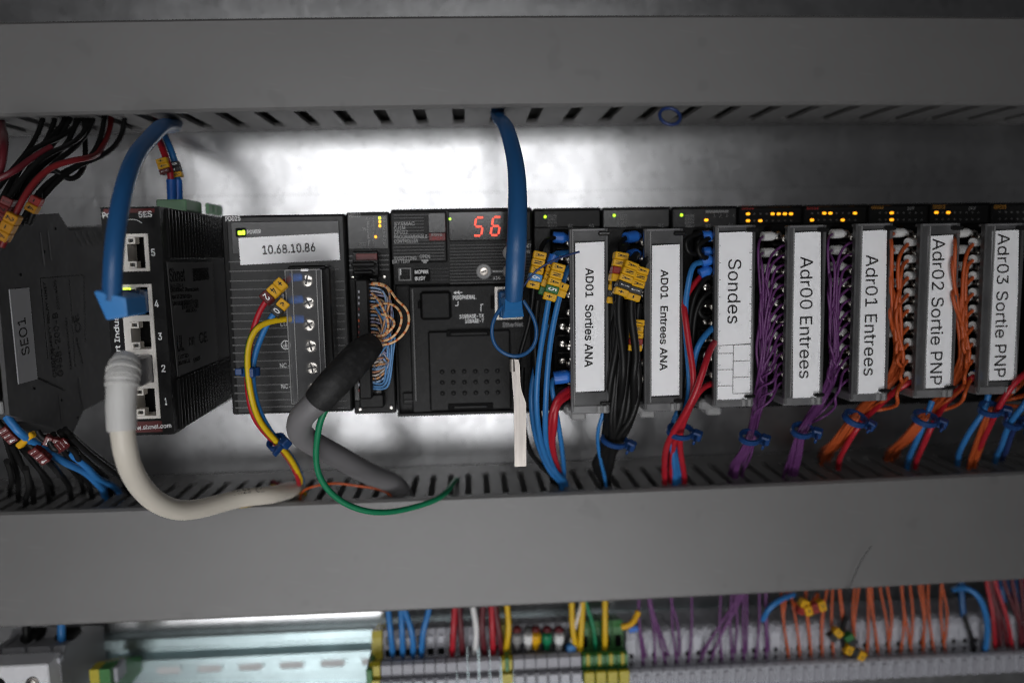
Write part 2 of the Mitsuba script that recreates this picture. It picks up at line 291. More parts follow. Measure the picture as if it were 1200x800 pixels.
# ------------------------------------------------------------------ small shared parts
def screw(key, c, r, bsdf='nickel', ang=0.0):
    prof = [(0, 0.0012), (r*.55, 0.00115), (r*.86, 0.0009), (r, 0.0004), (r, -0.001), (0, -0.001)]
    head = revolve(prof[::-1], c, (0, -1, 0), 18)
    k = ent(key, head, bsdf, 40)
    ca, sa = math.cos(ang), math.sin(ang); ax, az = np.array([ca, 0, sa]), np.array([-sa, 0, ca]); ay = np.array([0, 1.0, 0])
    o = np.asarray(c)+[0, -0.00118, 0]
    ent(k+'__cross_slot', cat(obox(o, ax, ay, az, (r*.60, .00012, r*.10), 1e-5), obox(o+[0, -.00001, 0], az, ay, -ax, (r*.60, .00012, r*.10), 1e-5)), 'deep_black')
    return k
def sleeve(k, p0, p1, d, chars, bsdfs, r, d1=None, inks=None, up_to_left=False):
    a, b = U(*p0, d), U(*p1, d if d1 is None else d1); n = len(chars); t = unit(b-a); Ls = np.linalg.norm(b-a)/n
    q = unit(np.cross(t, [0, -1, 0])); w = np.cross(q, t)
    for i, ch in enumerate(chars):
        o = a+(b-a)*((i+.5)/n); tl = random.uniform(-.10, .10); q2 = unit(q+w*tl); w2 = np.cross(q2, t)
        e = ent(k+'__marker_sleeve', obox(o, t, q2, w2, (Ls*.492, r*.98, r*.90), min(r, Ls)*.13), bsdfs[i])
        if ch.strip():
            wn = w2 if w2[1] < 0 else -w2; s = 1
            hh = Ls*.62 if len(ch) == 1 else Ls*.5
            c0 = o+wn*(r*.90)
            if ch == '-': ch = '–'
            tt = t*s
            upv = np.cross(wn, tt); wid = hh*(.62 if ch not in 'I1' else .25)
            ent(e+'__lettering', txt('', ch, c0-tt*wid/2-upv*r*.55, c0+tt*wid/2-upv*r*.55, r*1.15, '', wn, True, .00006, get=True), (inks or ['ink']*n)[i])
def tie(label, group, c, ax, r, flat=1.0, head=(1, 0), tail=0.010, bsdf='tie_blue', w=0.0026):
    k = thing('cable_tie', label, 'cable tie', group)
    ax = unit(ax); e = -unit(np.cross(ax, [0, -1, 0])); g = np.cross(e, ax)   # e sideways, g away from / to the camera
    if g[1] > 0: g = -g
    a = np.linspace(0, 2*np.pi, 29)[:-1]
    v, f = [], []
    for t in a:
        rad = np.array([math.cos(t), math.sin(t)*flat])
        for (dr_, h) in ((-0.0001, -w/2), (0.0011, -w/2), (0.0011, w/2), (-0.0001, w/2)):
            p = rad*(r+dr_); v.append(c+e*p[0]+g*p[1]+ax*h)
    for i in range(28):
        for j in range(4):
            p, q = i*4+j, i*4+(j+1) % 4; s, u = ((i+1) % 28)*4+j, ((i+1) % 28)*4+(j+1) % 4
            f += [[p, s, u], [p, u, q]]
    ent(k+'__strap', (np.array(v), np.array(f)), bsdf, 40)
    hc = c+e*(r+.0012)*head[0]+g*(r*flat*.7)*head[1]
    hd = unit(e*head[0]+g*head[1]); hs = np.cross(ax, hd)
    ent(k+'__head', obox(hc+hd*.0012, hd, hs, ax, (.0021, .0020, .0022), .0006), bsdf)
    if tail: ent(k+'__tail', obox(hc+hd*.0012+hs*.0045-ax*.0004, hs, hd, ax, (tail*.35, .0006, w*.42), .0003), bsdf)
    return k

# ------------------------------------------------------------------ safety relay at the left edge
k = thing('safety_relay', 'dark grey safety relay labelled SEO1 seen from its side at the left edge', 'relay')
XS = U(9, 430, 108)[0]
side = [UX(*p, XS) for p in [(11, 486), (85, 508), (98, 481), (121, 469), (165, 452), (165, 262), (118, 264), (82, 271), (69, 250), (40, 252), (-2, 297)]]
yf = side[0][1]; side.append(np.array([XS, yf, side[-1][2]-.004]))
poly = Polygon([(p[1], p[2]) for p in side])
ent(k+'__housing', prism_x(poly.buffer(-.0006, join_style=1), XS-.0222, XS-.0006), 'relay_grey')
ent(k+'__side_cover', prism_x(poly, XS-.0016, XS), 'relay_grey')
pz = side[0][2]
ent(k+'__front_panel', cb(XS-.021, XS-.0020, yf-.0016, yf, pz+.021, pz+.06), 'wire_red')
ent(k+'__terminal_plug', cb(XS-.021, XS-.0018, yf-.002, yf, pz+.006, pz+.0195), 'deep_black')
ent(k+'__lower_plug', cb(XS-.021, XS-.0016, yf-.0012, yf, pz+.0006, pz+.0055), 'latch_grey')
NX = np.array([1.0, 0, 0])
def sq(key, corners, bsdf, th=0.0003, X=None, n=NX):    # sticker on a side plane, from pixel corners (tl, tr, br, bl)
    P = np.array([UX(*c, X) for c in corners]); return ent(key, hull(np.vstack([P-n*.0001, P+n*th])), bsdf)
st = sq(k+'__label_sticker', [(10, 339), (33, 337), (43, 444), (21, 450)], 'relay_label', .0004, XS)
ent(st+'__lettering', txt('', 'SEO1', UX(33.5, 414, XS), UX(28, 372, XS), .0056, '', NX, False, .0005, get=True), 'ink')
pr = []
for s_, a, b, h in (('SAFETY RELAY UNIT', (62, 412), (53, 330), .0017), ('G9SB-200-B', (74, 440), (67, 366), .0042), ('OMRON', (67, 441), (64, 408), .0036), ('DC24V  AC/DC', (70, 362), (65, 328), .0020), ('CE', (95, 387), (91, 367), .0050), ('MADE IN JAPAN', (84, 432), (78, 372), .0014), ('NO.14  IND. CONT. EQ.', (97, 425), (90, 395), .0012)):
    pr.append(txt('', s_, UX(*a, XS), UX(*b, XS), h, '', NX, True, .0001, get=True))
for a, b in (((47, 326), (98, 322)), ((47, 326), (56, 420)), ((81, 326), (88, 430)), ((98, 322), (100, 400))):
    p, q = UX(*a, XS), UX(*b, XS); x = unit(q-p); pr.append(obox((p+q)/2, x, NX, np.cross(NX, x), (np.linalg.norm(q-p)/2, .0001, .0002), 1e-5))
ent(k+'__lettering', cat(*pr), 'relay_print')
gr = []
for a, b in (((47, 272), (52, 311)), ((56, 270), (60, 305)), ((69, 462), (73, 495)), ((92, 443), (97, 480))):
    p, q = UX(*a, XS), UX(*b, XS); x = unit(q-p)
    ent(k+'__rib', obox((p+q)/2, x, NX, np.cross(NX, x), (np.linalg.norm(q-p)/2, .0004, .0004), .0002), 'relay_grey')
for a in ((65, 268), (52, 295), (24, 322), (40, 455), (72, 469), (91, 489)):
    ent(k+'__moulded_hole', revolve([(0, .0003), (.0006, .0003), (.0006, -.001)], UX(*a, XS), NX, 10), 'deep_black')
p, q = UX(45, 443, XS), UX(76, 457, XS); x = unit(q-p)
ent(k+'__seam', obox((p+q)/2, x, NX, np.cross(NX, x), (np.linalg.norm(q-p)/2, .0003, .0004), .0001), 'relay_print')
for i in range(5):
    p, q = UX(88+7*i, 271, XS), UX(97+7*i, 288, XS); x = unit(q-p)
    ent(k+'__rib', obox((p+q)/2, x, NX, np.cross(NX, x), (np.linalg.norm(q-p)/2, .0005, .0005), .0002), 'relay_grey')

# wires above and below the relay
G1 = 'black wires running from the relay up into the upper duct'
for j_, sq_ in enumerate(([(142, 150, 45), (137, 168, 52), (112, 186, 66), (95, 193, 72), (70, 210, 82), (38, 245, 92)],
            [(118, 150, 48), (107, 182, 62), (75, 202, 78), (47, 225, 88), (25, 262, 95)],
            [(95, 150, 48), (100, 180, 60), (94, 203, 72), (80, 209, 78), (62, 200, 82), (38, 214, 88), (12, 250, 96)],
            [(105, 148, 40), (86, 174, 66), (66, 190, 78), (40, 218, 84), (5, 262, 92)],
            [(72, 152, 42), (52, 168, 62), (28, 192, 74), (8, 225, 84), (-8, 255, 90)],
            [(90, 150, 46), (62, 165, 64), (36, 178, 72), (16, 208, 82), (-4, 245, 90)],
            [(60, 150, 46), (48, 176, 64), (30, 205, 76), (6, 240, 86)],
            [(86, 152, 50), (70, 178, 70), (48, 196, 80), (22, 226, 88), (2, 255, 96)],
            [(78, 148, 40), (60, 172, 58), (30, 212, 72), (-6, 240, 80)],
            [(100, 152, 52), (84, 168, 70), (55, 182, 84), (34, 200, 90), (10, 232, 98)],
            [(46, 152, 44), (34, 175, 60), (14, 200, 70), (-10, 230, 78)])):
    q = wire('black_wire', f'black wire arching from the relay into the upper duct, {nth(j_)} of its bundle', G1, [('T', sq_[0][0]+4, 139)]+sq_[1:], 1.15, 'wire_black')
wr = wire('red_wire', 'red wire arching over the relay with a yellow marker sleeve at its lower end', None, [('T', 130, 142), (118, 176, 60), (98, 186, 82), (66, 194, 92), (44, 210, 98), (28, 232, 103), (16, 257, 106), (2, 290, 108)], 1.25, 'wire_red_dim')
sleeve(wr, (18, 251), (2, 281), 107, ['2', '-', '4'], ['sleeve_amber']*3, .0024)
wire('red_wire', 'dark red wire coming down at the top left corner of the photograph', None, [('T', 2, 142), (5, 168, 86), (1, 195, 92), (-8, 220, 95)], 1.6, 'wire_maroon')
wire('red_wire', 'dark red wire crossing sideways behind the black wires at the left edge', None, [(-8, 212, 96), (14, 202, 94), (34, 188, 88), (60, 172, 80)], 1.3, 'wire_maroon')
q = wire('black_wire', 'short black wire with an orange marker sleeve above the relay', None, [(47, 225, 90), (42, 240, 92), (34, 262, 90)], 1.4, 'wire_black')
sleeve(q, (45, 231), (36, 248), 93, ['-', '4'], ['sleeve_red', 'sleeve_amber'], .0022)
q = wire('black_wire', 'black wire with dark red marker sleeves at the left edge above the relay', None, [(24, 210, 88), (10, 240, 95), (-6, 268, 98)], 1.35, 'wire_black')
sleeve(q, (12, 232), (0, 258), 97, ['1', '7', '4'], ['red_dark']*3, .0022)

G2 = 'black wires running from the relay down into the lower duct'
for i, (x0, y0, x1, y1) in enumerate([(5, 505, 22, 588), (14, 520, 40, 590), (20, 500, 58, 588), (30, 530, 62, 580), (45, 520, 84, 586), (52, 512, 98, 578), (62, 508, 108, 584), (70, 505, 130, 578), (76, 502, 147, 571), (84, 512, 150, 577), (8, 540, 12, 580), (30, 548, 30, 592)]):
    wire('black_wire', f'{nth(i)} of the black wires hanging from the relay into the lower duct', G2, [(x0, y0, 96), (x0*.7+x1*.3+3, y0*.62+y1*.38-4, 84), (x0*.25+x1*.75+3, y0*.3+y1*.7-3, 62), ('L', x1, y1)], 1.25, 'wire_black')
q = wire('blue_wire', 'blue wire with a yellow tie leaving the bottom of the relay', None, [(8, 488, 104), (22, 505, 104), (38, 517, 98), (74, 540, 84), (100, 553, 70), (116, 568, 58), ('L', 123, 582)], 1.7, 'wire_blue')
ent(q+'__marker_tie', obox(U(31, 515, 100), unit(U(40, 507, 100)-U(22, 523, 100)), [0, 1, 0], np.cross(unit(U(40, 507, 100)-U(22, 523, 100)), [0, 1, 0]), (.0042, .0019, .0012), .0005), 'sleeve_yellow')
wire('blue_wire', 'second blue wire going into the lower duct beside the grey network cable', None, [(80, 530, 84), (100, 545, 76), (118, 562, 60), ('L', 140, 578)], 1.5, 'wire_blue')
for i, (a, b) in enumerate([((2, 500), (18, 516)), ((38, 524), (56, 540)), ((52, 514), (78, 522)), ((66, 526), (78, 518))]):
    q = wire('black_wire', ['black wire with dark red markers at the left edge below the relay', 'black wire with dark red markers beside the blue wire', 'black wire with dark red markers just under the relay corner', 'black wire with short dark red marker by the relay corner'][i], None, [(a[0]-8, a[1]-9, 98), (*a, 98), (*b, 94), (b[0]+14, b[1]+16, 80)], 1.4, 'wire_black')
    sleeve(q, a, b, 98, ['1', '1', '4'], ['red_dark']*3, .0021, 95, inks=['print_white']*3)

# ------------------------------------------------------------------ network switch
k = thing('network_switch', 'black five port network switch with numbered jacks and white sticker on its side', 'network switch')
D = 105
sx0, sx1 = U(119, 262, D)[0], U(195, 370, D)[0]; sz1, sz0 = U(150, 242.5, D)[2], U(190, 509, D)[2]
ent(k+'__housing', cb(sx0, sx1, -.0935, -.009, sz0, sz1, .0008), 'black_plastic')
bez = Polygon([(sx0, sz0), (sx1, sz0), (sx1, sz1), (sx0, sz1)])
jx0, jx1 = U(142, 333, D)[0], U(178, 334, D)[0]
p5 = (U(142, 296, D)[0], U(175, 296, D)[0], U(158, 318, D)[2], U(158, 274, D)[2])
pg = (jx0, jx1, U(175, 490, D)[2], U(160, 333, D)[2])
ent(k+'__front_panel', extr(bez.difference(sbox(p5[0], p5[2], p5[1], p5[3])).difference(sbox(pg[0], pg[2], pg[1], pg[3])), -.105, -.0930), 'dark_plastic')
def jack(key, x0, x1, z0, z1, notch=True):
    w = .0019; y = -.1056
    outer = sbox(x0-.0, z0, x1, z1); h = z1-z0
    n0, n1 = z0+h*.14, z1-h*.14
    inner = sbox(x0+.0026, z0+w*.62, x1-w*.8, z1-w*.62)
    fr = outer.difference(inner)
    e = ent(key+'__jack', extr(fr, y, y+.010), 'jack_metal')
    ent(e+'__inside', cb(x0+.001, x1-.001, y+.009, y+.0096, z0+.001, z1-.001), 'deep_black')
    for zz in (z1-w*.62-.0027, z0+w*.62+.0001):
        ent(e+'__keeper', extr(sbox(x0+.0026, zz, x0+.0058, zz+.0026).difference(sbox(x0+.0032, zz+.0006, x0+.0052, zz+.0020)), y, y+.004), 'jack_metal')
        ent(e+'__light_window', cb(x0+.0032, x0+.0052, y+.0016, y+.003, zz+.0006, zz+.0020, .0001), 'term_dark')
    for i in range(8):
        zz = z0+h*(.25+.5*i/7); ent(e+'__contact', cb(x1-.0042, x1-.0026, y+.005, y+.0085, zz-.00022, zz+.00022, .0001), 'relay_print')
    return e
jack(k, p5[0], p5[1], p5[2], p5[3])
pz_ = np.linspace(pg[3], pg[2], 5)
for i in range(4): jack(k, pg[0], pg[1], pz_[i+1], pz_[i])
led = ent(k+'__power_light', revolve([(0, .0007), (.0007, .0005), (.0010, 0), (.0010, -.0005)][::-1], U(147, 253, D), (0, -1, 0), 14), 'term_dark', emitter=glow((.55, 1, .05), 3.0)); labels[led] = {'label': 'lit green power light at the top of the switch'}
led = ent(k+'__link_light', pbox(144, 337.5, 152, 340.5, 106.2, 105, .0001), 'term_dark', emitter=glow((.65, 1, .05), 2.4)); labels[led] = {'label': 'lit green light above port 4'}
tx = [ptxt('Power', (121, 256), (143, 253), 6.5, D, True), ptxt('5ES', (163, 255), (178.5, 254), 6.5, D, True)]
for s_, x, y in (('5', 178, 300), ('4', 182, 360), ('3', 186, 398), ('2', 190, 435.5), ('1', 194, 474)): tx.append(ptxt(s_, (x-.5, y), (x+(4.2 if s_ != '1' else 2.2), y-.1), 8.0, D, True))
tx.append(ptxt('www.sixnet.com', (150, 504), (201, 500.5), 5.0, D, True))
tx.append(txt('', '5 Port Industrial Ethernet', U(143.0, 436, D), U(134.0, 300, D), 5.6*mm(D), '', (0, -1, 0), True, get=True))
for a in range(8):
    t0, t1 = math.radians(165-17*a), math.radians(165-17*(a+1)); tx.append(seg_line((154+14*math.cos(t0), 266-9*math.sin(t0)), (154+14*math.cos(t1), 266-9*math.sin(t1)), .7, D))
ent(k+'__lettering', cat(*tx), 'print_white')
ent(k+'__top_band', pbox(121, 244.5, 181, 249.5, D+.15, D-.5, .00005), 'red_dark')
ent(k+'__bottom_band', pbox(148, 493.5, 190, 506.5, D+.08, D-.5, .00003), 'red_dark')
# right side: ribs and sticker
XR = sx1
nr = 24
ribs = []
ys = np.linspace(-.098, -.014, nr)
zst1, zst0 = UX(222, 306, XR)[2], UX(207, 441, XR)[2]
for y in ys:
    ribs.append(cb(XR-.0004, XR+.0010, y-.0009, y+.0009, zst1+.001, sz1-.0004, .0004))
    ribs.append(cb(XR-.0004, XR+.0010, y-.0009, y+.0009, sz0+.0006, zst0-.001, .0004))
stuff(ent(k+'__cooling_ribs', cat(*ribs), 'black_plastic'))
for y in ys[::3]: ent(k+'__vent_slot', cb(XR-.012, XR-.002, y-.0010, y+.0010, sz1-.0002, sz1+.0003, .0001), 'deep_black')
plas('sticker_grey', 0.045, 0.4, 0.4)
st = sq(k+'__label_sticker', [(195, 307), (248, 307), (255, 422), (208, 441)], 'sticker_grey', .00025, XR)
sp = []
for s_, a, b, h in (('Sixnet', (198, 330), (216, 329), .0052), ('SLX-5ES-1', (199, 337), (214, 337), .0015), ('10/100BaseT  Ethernet Switch', (199, 342), (232, 341), .0016), ('Input 10-30 VDC 0.12 A', (200, 350), (224, 349), .0016), ('S/N 0451 2097', (201, 358), (222, 357), .0016), ('MADE IN USA', (217, 366), (230, 365), .0012), ('UL', (207, 412), (215, 410), .0062), ('LISTED', (208, 421), (220, 418), .0015), ('C 1 D 2', (221, 405), (227, 403), .0034), ('CE', (233, 402), (242, 400), .0044), ('IND. CONT. EQ.', (208, 428), (222, 424), .0014), ('E204835', (226, 424), (234, 421), .0016)):
    sp.append(txt('', s_, UX(*a, XR), UX(*b, XR), h, '', NX, True, .0003, get=True))
for i in range(16):
    p = UX(213+1.25*i, 361-.1*i, XR); w = random.choice([.0002, .0004])
    sp.append(cb(p[0]+.00025, p[0]+.00036, p[1]-w, p[1]+w, p[2]-.0006, p[2]+.0034, 1e-5))
for i in range(14):
    p = UX(226+1.35*i, 324-.1*i, XR); sp.append(cb(p[0]+.00025, p[0]+.00036, p[1]-.0005, p[1]+.0005, p[2]-.002, p[2]+.0035, 1e-5))
ent(st+'__lettering', cat(*sp), 'deep_black')

# green plug on top of the switch, with its wires
k = thing('terminal_plug', 'pale green plug on top of the network switch', 'connector')
zt = sz1
a, b = UZ(184, 244, zt), UZ(232, 246, zt)
gx0, gx1 = U(185, 240, 70)[0], U(212, 240, 70)[0]
ent(k+'__body', cb(gx0, gx1+.003, -.072, -.052, zt, zt+.0052, .0005), 'connector_green')
for i in range(3): ent(k+'__terminal', cb(gx0+.0135, gx1+.0055, -.0505+.0075*i, -.0445+.0075*i, zt, zt+.0050, .0006), 'connector_green')
W3 = [(190, 166, 55), (197, 186, 62), (203, 205, 66), (203, 232, 66)]
q = wire('red_wire', 'red wire with a yellow marker dropping from the upper duct to the green plug', None, [('T', 182, 150), (188, 168, 60), (196, 190, 66), (200, 206, 67), (200, 234, 66)], 1.4, 'wire_red')
sleeve(q, (190, 186), (196, 204), 67, ['+', '4', '1'], ['sleeve_yellow', 'sleeve_yellow', 'red_dark'], .0024, inks=['ink', 'ink', 'print_white'])
ent(q+'__ferrule', tube([U(200.5, 210, 67), U(202, 238, 66)], .0020, 10, 4), 'lug_blue', True)
q = wire('blue_wire', 'blue wire with a dark marker dropping from the upper duct to the green plug', None, [('T', 194, 150), (197, 168, 58), (205, 190, 60), (208, 206, 62), (208, 234, 64)], 1.4, 'wire_blue')
sleeve(q, (204, 190), (209, 208), 62, ['0', '-', '4'], ['sleeve_black', 'sleeve_black', 'sleeve_yellow'], .0022, inks=['print_white', 'print_white', 'ink'])
ent(q+'__ferrule', tube([U(208, 211, 64), U(209, 238, 64)], .0020, 10, 4), 'lug_blue', True)

# ------------------------------------------------------------------ blue network cable on the left
k = thing('network_cable', 'thick blue network cable hanging in front of the network switch, plugged into port 4', 'cable')
ent(k+'__jacket', tube(pts([('T', 205, 143), (192, 148, 62), (176, 162, 80), (160, 182, 98), (147, 215, 115), (138, 258, 126), (133, 305, 132), (131, 352, 133)]), [.0036, .0036, .0035, .0034, .0034], 16, 60, .9), 'cable_blue', True)
bo = U(131, 357, 132)
hood = np.vstack([obox(U(129, 352, 136), np.array([1, .1, -.12]), [0, 1, 0], unit([.12, 0, 1]), (.0048, .0030, .0045), .001)[0], obox(U(133, 366, 129), [1, 0, 0], [0, 1, 0], [0, 0, 1], (.0058, .0055, .0016), .001)[0]])
B = [U(*q_, 135) for q_ in [(114, 343), (131, 351), (146, 350.5), (148, 368), (127, 372)]]; B = B+[p+np.array([.0006, .014, .0]) for p in B]
ent(k+'__boot', hull(np.vstack([np.array(B)+.0009*unit(o) for o in itertools.product((-1, 0, 1), repeat=3) if any(o)])), 'boot_blue', 35)
px0, px1 = pg[0]+.0026, pg[1]-.0017; z0, z1 = pz_[1]+.0022, pz_[0]-.0022
ent(k+'__plug', cb(px0, px1, -.124, -.100, z0, z1, .0006), 'cable_blue')
for i in range(3): ent(k+'__plug_groove', cb(px1-.0030-.0022*i, px1-.0020-.0022*i, -.1185+.0, -.1065, z0+.001, z1+.00025, .0001), 'deep_black')

# ------------------------------------------------------------------ grey network cable
k = thing('network_cable', 'cream network cable with grey boot plugged into port 2, looping down into the lower duct', 'cable')
z0, z1 = pz_[3]+.0012, pz_[2]-.0008
ent(k+'__plug', cb(px0-.0005, px1-.0001, -.127, -.100, z0, z1, .0008), 'plug_grey')
path = spline([U(148, 422, 128), U(145, 434, 132), U(143, 452, 135), U(142, 474, 136), U(143, 504, 137)], 60)
rr = np.interp(np.linspace(0, 1, 60), [0, .2, .35, .6, 1], [.0047, .0052, .0053, .0051, .0050])
for c_ in (.20, .29, .38): rr *= 1+.07*np.exp(-((np.linspace(0, 1, 60)-c_)/.022)**2)
ent(k+'__boot', tube(path, rr, 20, raw=True), 'boot_grey', True)
for t_ in (7, 13, 19, 25): ent(k+'__boot_ring', tube(path[t_:t_+3], rr[t_]*1.10, 20, raw=True), 'boot_grey', 40)
CR = pts([(143, 498, 137), (148, 532, 134), (160, 562, 126), (180, 585, 116), (210, 597, 104), (245, 593, 92), (285, 583, 80), (320, 579, 70), ('L', 352, 577)])
ent(k+'__jacket', tube(CR, [.0042, .0042, .0041, .0040, .0039, .0038], 18, 80), 'cable_cream', True)
sp = spline(CR, 200); lt = []
for i, ch in enumerate('(2000) 4PR23 E138034'):
    if ch == ' ': continue
    j = 98+int(i*3.0); c = sp[j]; t = unit(sp[j+2]-sp[j-2]); v = unit(CAM-c); u = np.cross(v, t); n_ = unit(v*.75+u*.66)
    lt.append(txt('', ch, c+n_*.00400-t*.0007-np.cross(n_, t)*.0011, c+n_*.00400+t*.0007-np.cross(n_, t)*.0011, .0024, '', n_, False, .00005, get=True))
ent(k+'__lettering', cat(*lt), 'ink')

# ------------------------------------------------------------------ power supply module
k = thing('power_supply_module', 'wide dark power supply module carrying the white sticker 10.68.10.86', 'module')
D = 72
x0, x1, zb, zt = U(258, 258, D)[0], U(404.3, 252, D)[0], U(330, 485, D)[2], U(330, 251.5, D)[2]
PSZ = (zb, zt)
ent(k+'__housing', cb(x0, x1-.0002, -.0705, -.008, zb, zt, .0006), 'black_plastic')
fx0, fx1 = U(265, 260, D)[0], x1-.0006
ent(k+'__front_panel', cb(fx0, fx1, -D/1000, -.070, zb+.0006, zt-.0005, .0006), 'psu_plastic')
def P(px, py): return U(px, py, D)
ent(k+'__name_panel', pbox(271, 259, 398, 297, D+.35, D-.5, .0003), 'panel_grey')
for i, py in enumerate([305, 316, 328, 338, 347.5, 356.5, 366, 375, 384, 394, 403, 412, 422, 431, 440, 450, 459, 468, 476]):
    sh = (py-300)*.045
    ent(k+'__ridge', pbox(267.5+sh, py, (396 if py < 318 else 340)+sh, py+1.3, D+.4, D-.5, .0001), 'ridge_grey')
    if py > 320: ent(k+'__ridge', pbox(391+sh*.6, py+1, 403+sh*.4, py+2.2, D+.4, D-.5, .0001), 'ridge_grey')
def qplate(key, corners, d, bsdf, th=.00025):        # thin plate from four pixel corners tl, tr, br, bl
    Pn = np.array([U(*c, d) for c in corners]); Q = Pn+[0, -th, 0]
    return ent(key, hull(np.vstack([Pn, Q])), bsdf)
st = qplate(k+'__sticker', [(279.5, 279), (396.5, 273), (398.5, 304.5), (282, 310.5)], D+.4, 'paper_white')
ent(st+'__lettering', cat(ptxt('10.68.10.86', (308, 298), (370, 294.5), 9.6, D+.66, True)), 'ink')
ent(k+'__light_window', pbox(276, 267, 288, 277.5, D+.6, D, .0002), 'deep_black')
led = ent(k+'__power_light', cat(pbox(278.5, 270.5, 283.5, 275.5, D+.8, D+.3, .0003), pbox(283.5, 269.8, 287, 275.3, D+.85, D+.3, .0003)), 'term_dark', emitter=glow((.55, 1, .03), 2.6)); labels[led] = {'label': 'lit green power light of the power supply module'}
tx = [ptxt('PD025', (264.5, 259.5), (282, 258.5), 5.2, D+.1, True), ptxt('POWER', (290, 274.2), (306, 273.2), 4.2, D+.4, True), ptxt('NC', (328.5, 430.5), (336, 430.2), 5, D+.35), seg_line((338, 428.5), (342, 428.3), .9, D+.35), ptxt('NC', (330, 455), (337.5, 454.7), 5, D+.35), seg_line((339, 453), (343, 452.8), .9, D+.35),
      ptxt('LG', (329, 382), (337, 381.6), 5, D+.35), pring(335, 404, 5, .9, D+.35), seg_line((335, 399.5), (335, 405), .9, D+.35), seg_line((331.8, 405), (338.2, 405), .9, D+.35), seg_line((333.3, 407), (336.7, 407), .8, D+.35), seg_line((330, 346), (334, 346), .9, D+.35), seg_line((332, 344), (332, 352), .9, D+.35)]
ent(k+'__lettering', cat(*tx), 'print_white')
# terminal block
D2 = 82
tb = k+'__terminal_block'
tb = ent(tb, pbox(341, 317, 381, 470, 76, 70, .0005), 'black_plastic')
scr = [(360, 328), (361.5, 354), (362.5, 380), (364.5, 405), (366, 430.5), (367.5, 455)]
SC = []
for i, (px, py) in enumerate(scr):
    c = U(px, py, 79); SC.append(c)
    ent(tb+'__washer', revolve([(0, .0006), (.0030, .0006), (.0031, 0), (0, 0)][::-1], (c[0], -.0766, c[2]), (0, -1, 0), 20), 'steel')
    e = screw(k+'__screw', c, .0033, 'nickel', random.uniform(0, 1.5))
for i in range(7):
    py = 315+26*i; ent(tb+'__barrier', pbox(345+i*1.35, py-1.2, 379+i*1.35, py+1.2, 81, 75, .0003), 'black_plastic')
ent(k+'__side_wall', pbox(379, 313, 390, 470, 84, 70, .0006), 'gloss_black')
ent(k+'__top_wall', pbox(337, 311, 382, 316.5, 85, 70, .0006), 'black_plastic')
wx0, wx1, wz0, wz1 = rect(338, 316, 381.5, 472, 88)
wx1 -= .001
def pane(x0_, x1_, y, z0_, z1_):
    v = np.array([[x0_, y, z0_], [x1_, y, z0_], [x1_, y, z1_], [x0_, y, z1_]]); return v, np.array([[0, 1, 2], [0, 2, 3]])
ent(k+'__clear_cover', pane(wx0, wx1, -.088, wz0, wz1), 'milky_clear')
cvk = k+'__clear_cover'
def yzpane(x, y0_, y1_, z0_, z1_):
    v = np.array([[x, y0_, z0_], [x, y1_, z0_], [x, y1_, z1_], [x, y0_, z1_]]); return v, np.array([[0, 1, 2], [0, 2, 3]])
ent(cvk+'__side_wall', yzpane(wx0, -.088, -.074, wz0, wz1), 'milky_clear')
ent(cvk+'__side_wall', yzpane(wx1, -.088, -.074, wz0, wz1), 'milky_clear')
for xx in (wx0, wx0+.0028, wx1-.0016, wx1+.0004): ent(cvk+'__edge', cb(xx-.00022, xx+.00022, -.0885, -.0876, wz0, wz1, .0001), 'latch_grey')
for zz in (wz0, wz1): ent(cvk+'__edge', cb(wx0, wx1, -.0886, -.0876, zz-.00025, zz+.00025, .0001), 'latch_grey')
ent(cvk+'__clip', pbox(352, 315, 361, 318, 89.5, 86, .0003), 'paper_white')
PSK, PSD = k, D

# wires of the power supply
q = wire('red_wire', 'red wire from the top screw of the power supply, with yellow and red markers', None, [(352, 324, 81), (344, 325, 82), (335, 329, 86), (322, 341, 90), (306, 362, 92), (296, 390, 92), (290.5, 425, 92), (291, 460, 92), (299, 490, 88), (316, 512, 80), (338, 537, 68), (350, 562, 58), ('L', 349, 577)], 1.25, 'wire_red')
sleeve(q, (333, 330), (309, 353), 90, ['+', '4', '2'], ['sleeve_yellow', 'sleeve_yellow', 'red_dark'], .0026, 93, inks=['ink', 'ink', 'print_white'])
ent(q+'__ferrule', tube([U(340, 325.5, 83), U(353, 324, 81)], .0018, 10, 4), 'lug_blue', True)
q = wire('blue_wire', 'blue wire from the second screw of the power supply, with a 0 marker', None, [(354, 350, 81), (342, 351, 83), (332, 357, 86), (318, 372, 89), (305, 398, 90), (297, 425, 92), (297, 455, 92), (306, 486, 88), (322, 512, 80), (343, 538, 66), (353, 560, 56), ('L', 353, 575)], 1.3, 'wire_blue')
sleeve(q, (335, 353), (321, 369), 89, ['<', '0'], ['sleeve_yellow', 'sleeve_black'], .0023, 91, inks=['ink', 'print_white'])
ent(q+'__ferrule', tube([U(341, 351.5, 83), U(354, 350, 81)], .0018, 10, 4), 'lug_blue', True)
def yg(u, w, k_):
    t = (w < 5)[:, None]; return np.where(t, [[.60, .40, .008]], [[.012, .11, .02]])
k = thing('earth_wire', 'yellow and green striped earth wire from the third screw of the power supply', 'wire')
m, c_ = tube(pts([(355, 374, 81), (340, 373.5, 84), (320, 376, 89), (302, 384, 93), (292, 403, 95), (290, 430, 96), (294, 462, 95), (304, 492, 90), (322, 515, 82), (342, 540, 68), (352, 562, 56), ('L', 350, 575)]), .00135, 10, 90, colors=yg)
scene[k] = mikit.ply(m, 'painted_wire', True, color=c_)
ent(k+'__ferrule', tube([U(341, 374, 83.5), U(355, 373.5, 81)], .0018, 10, 4), 'lug_blue', True)
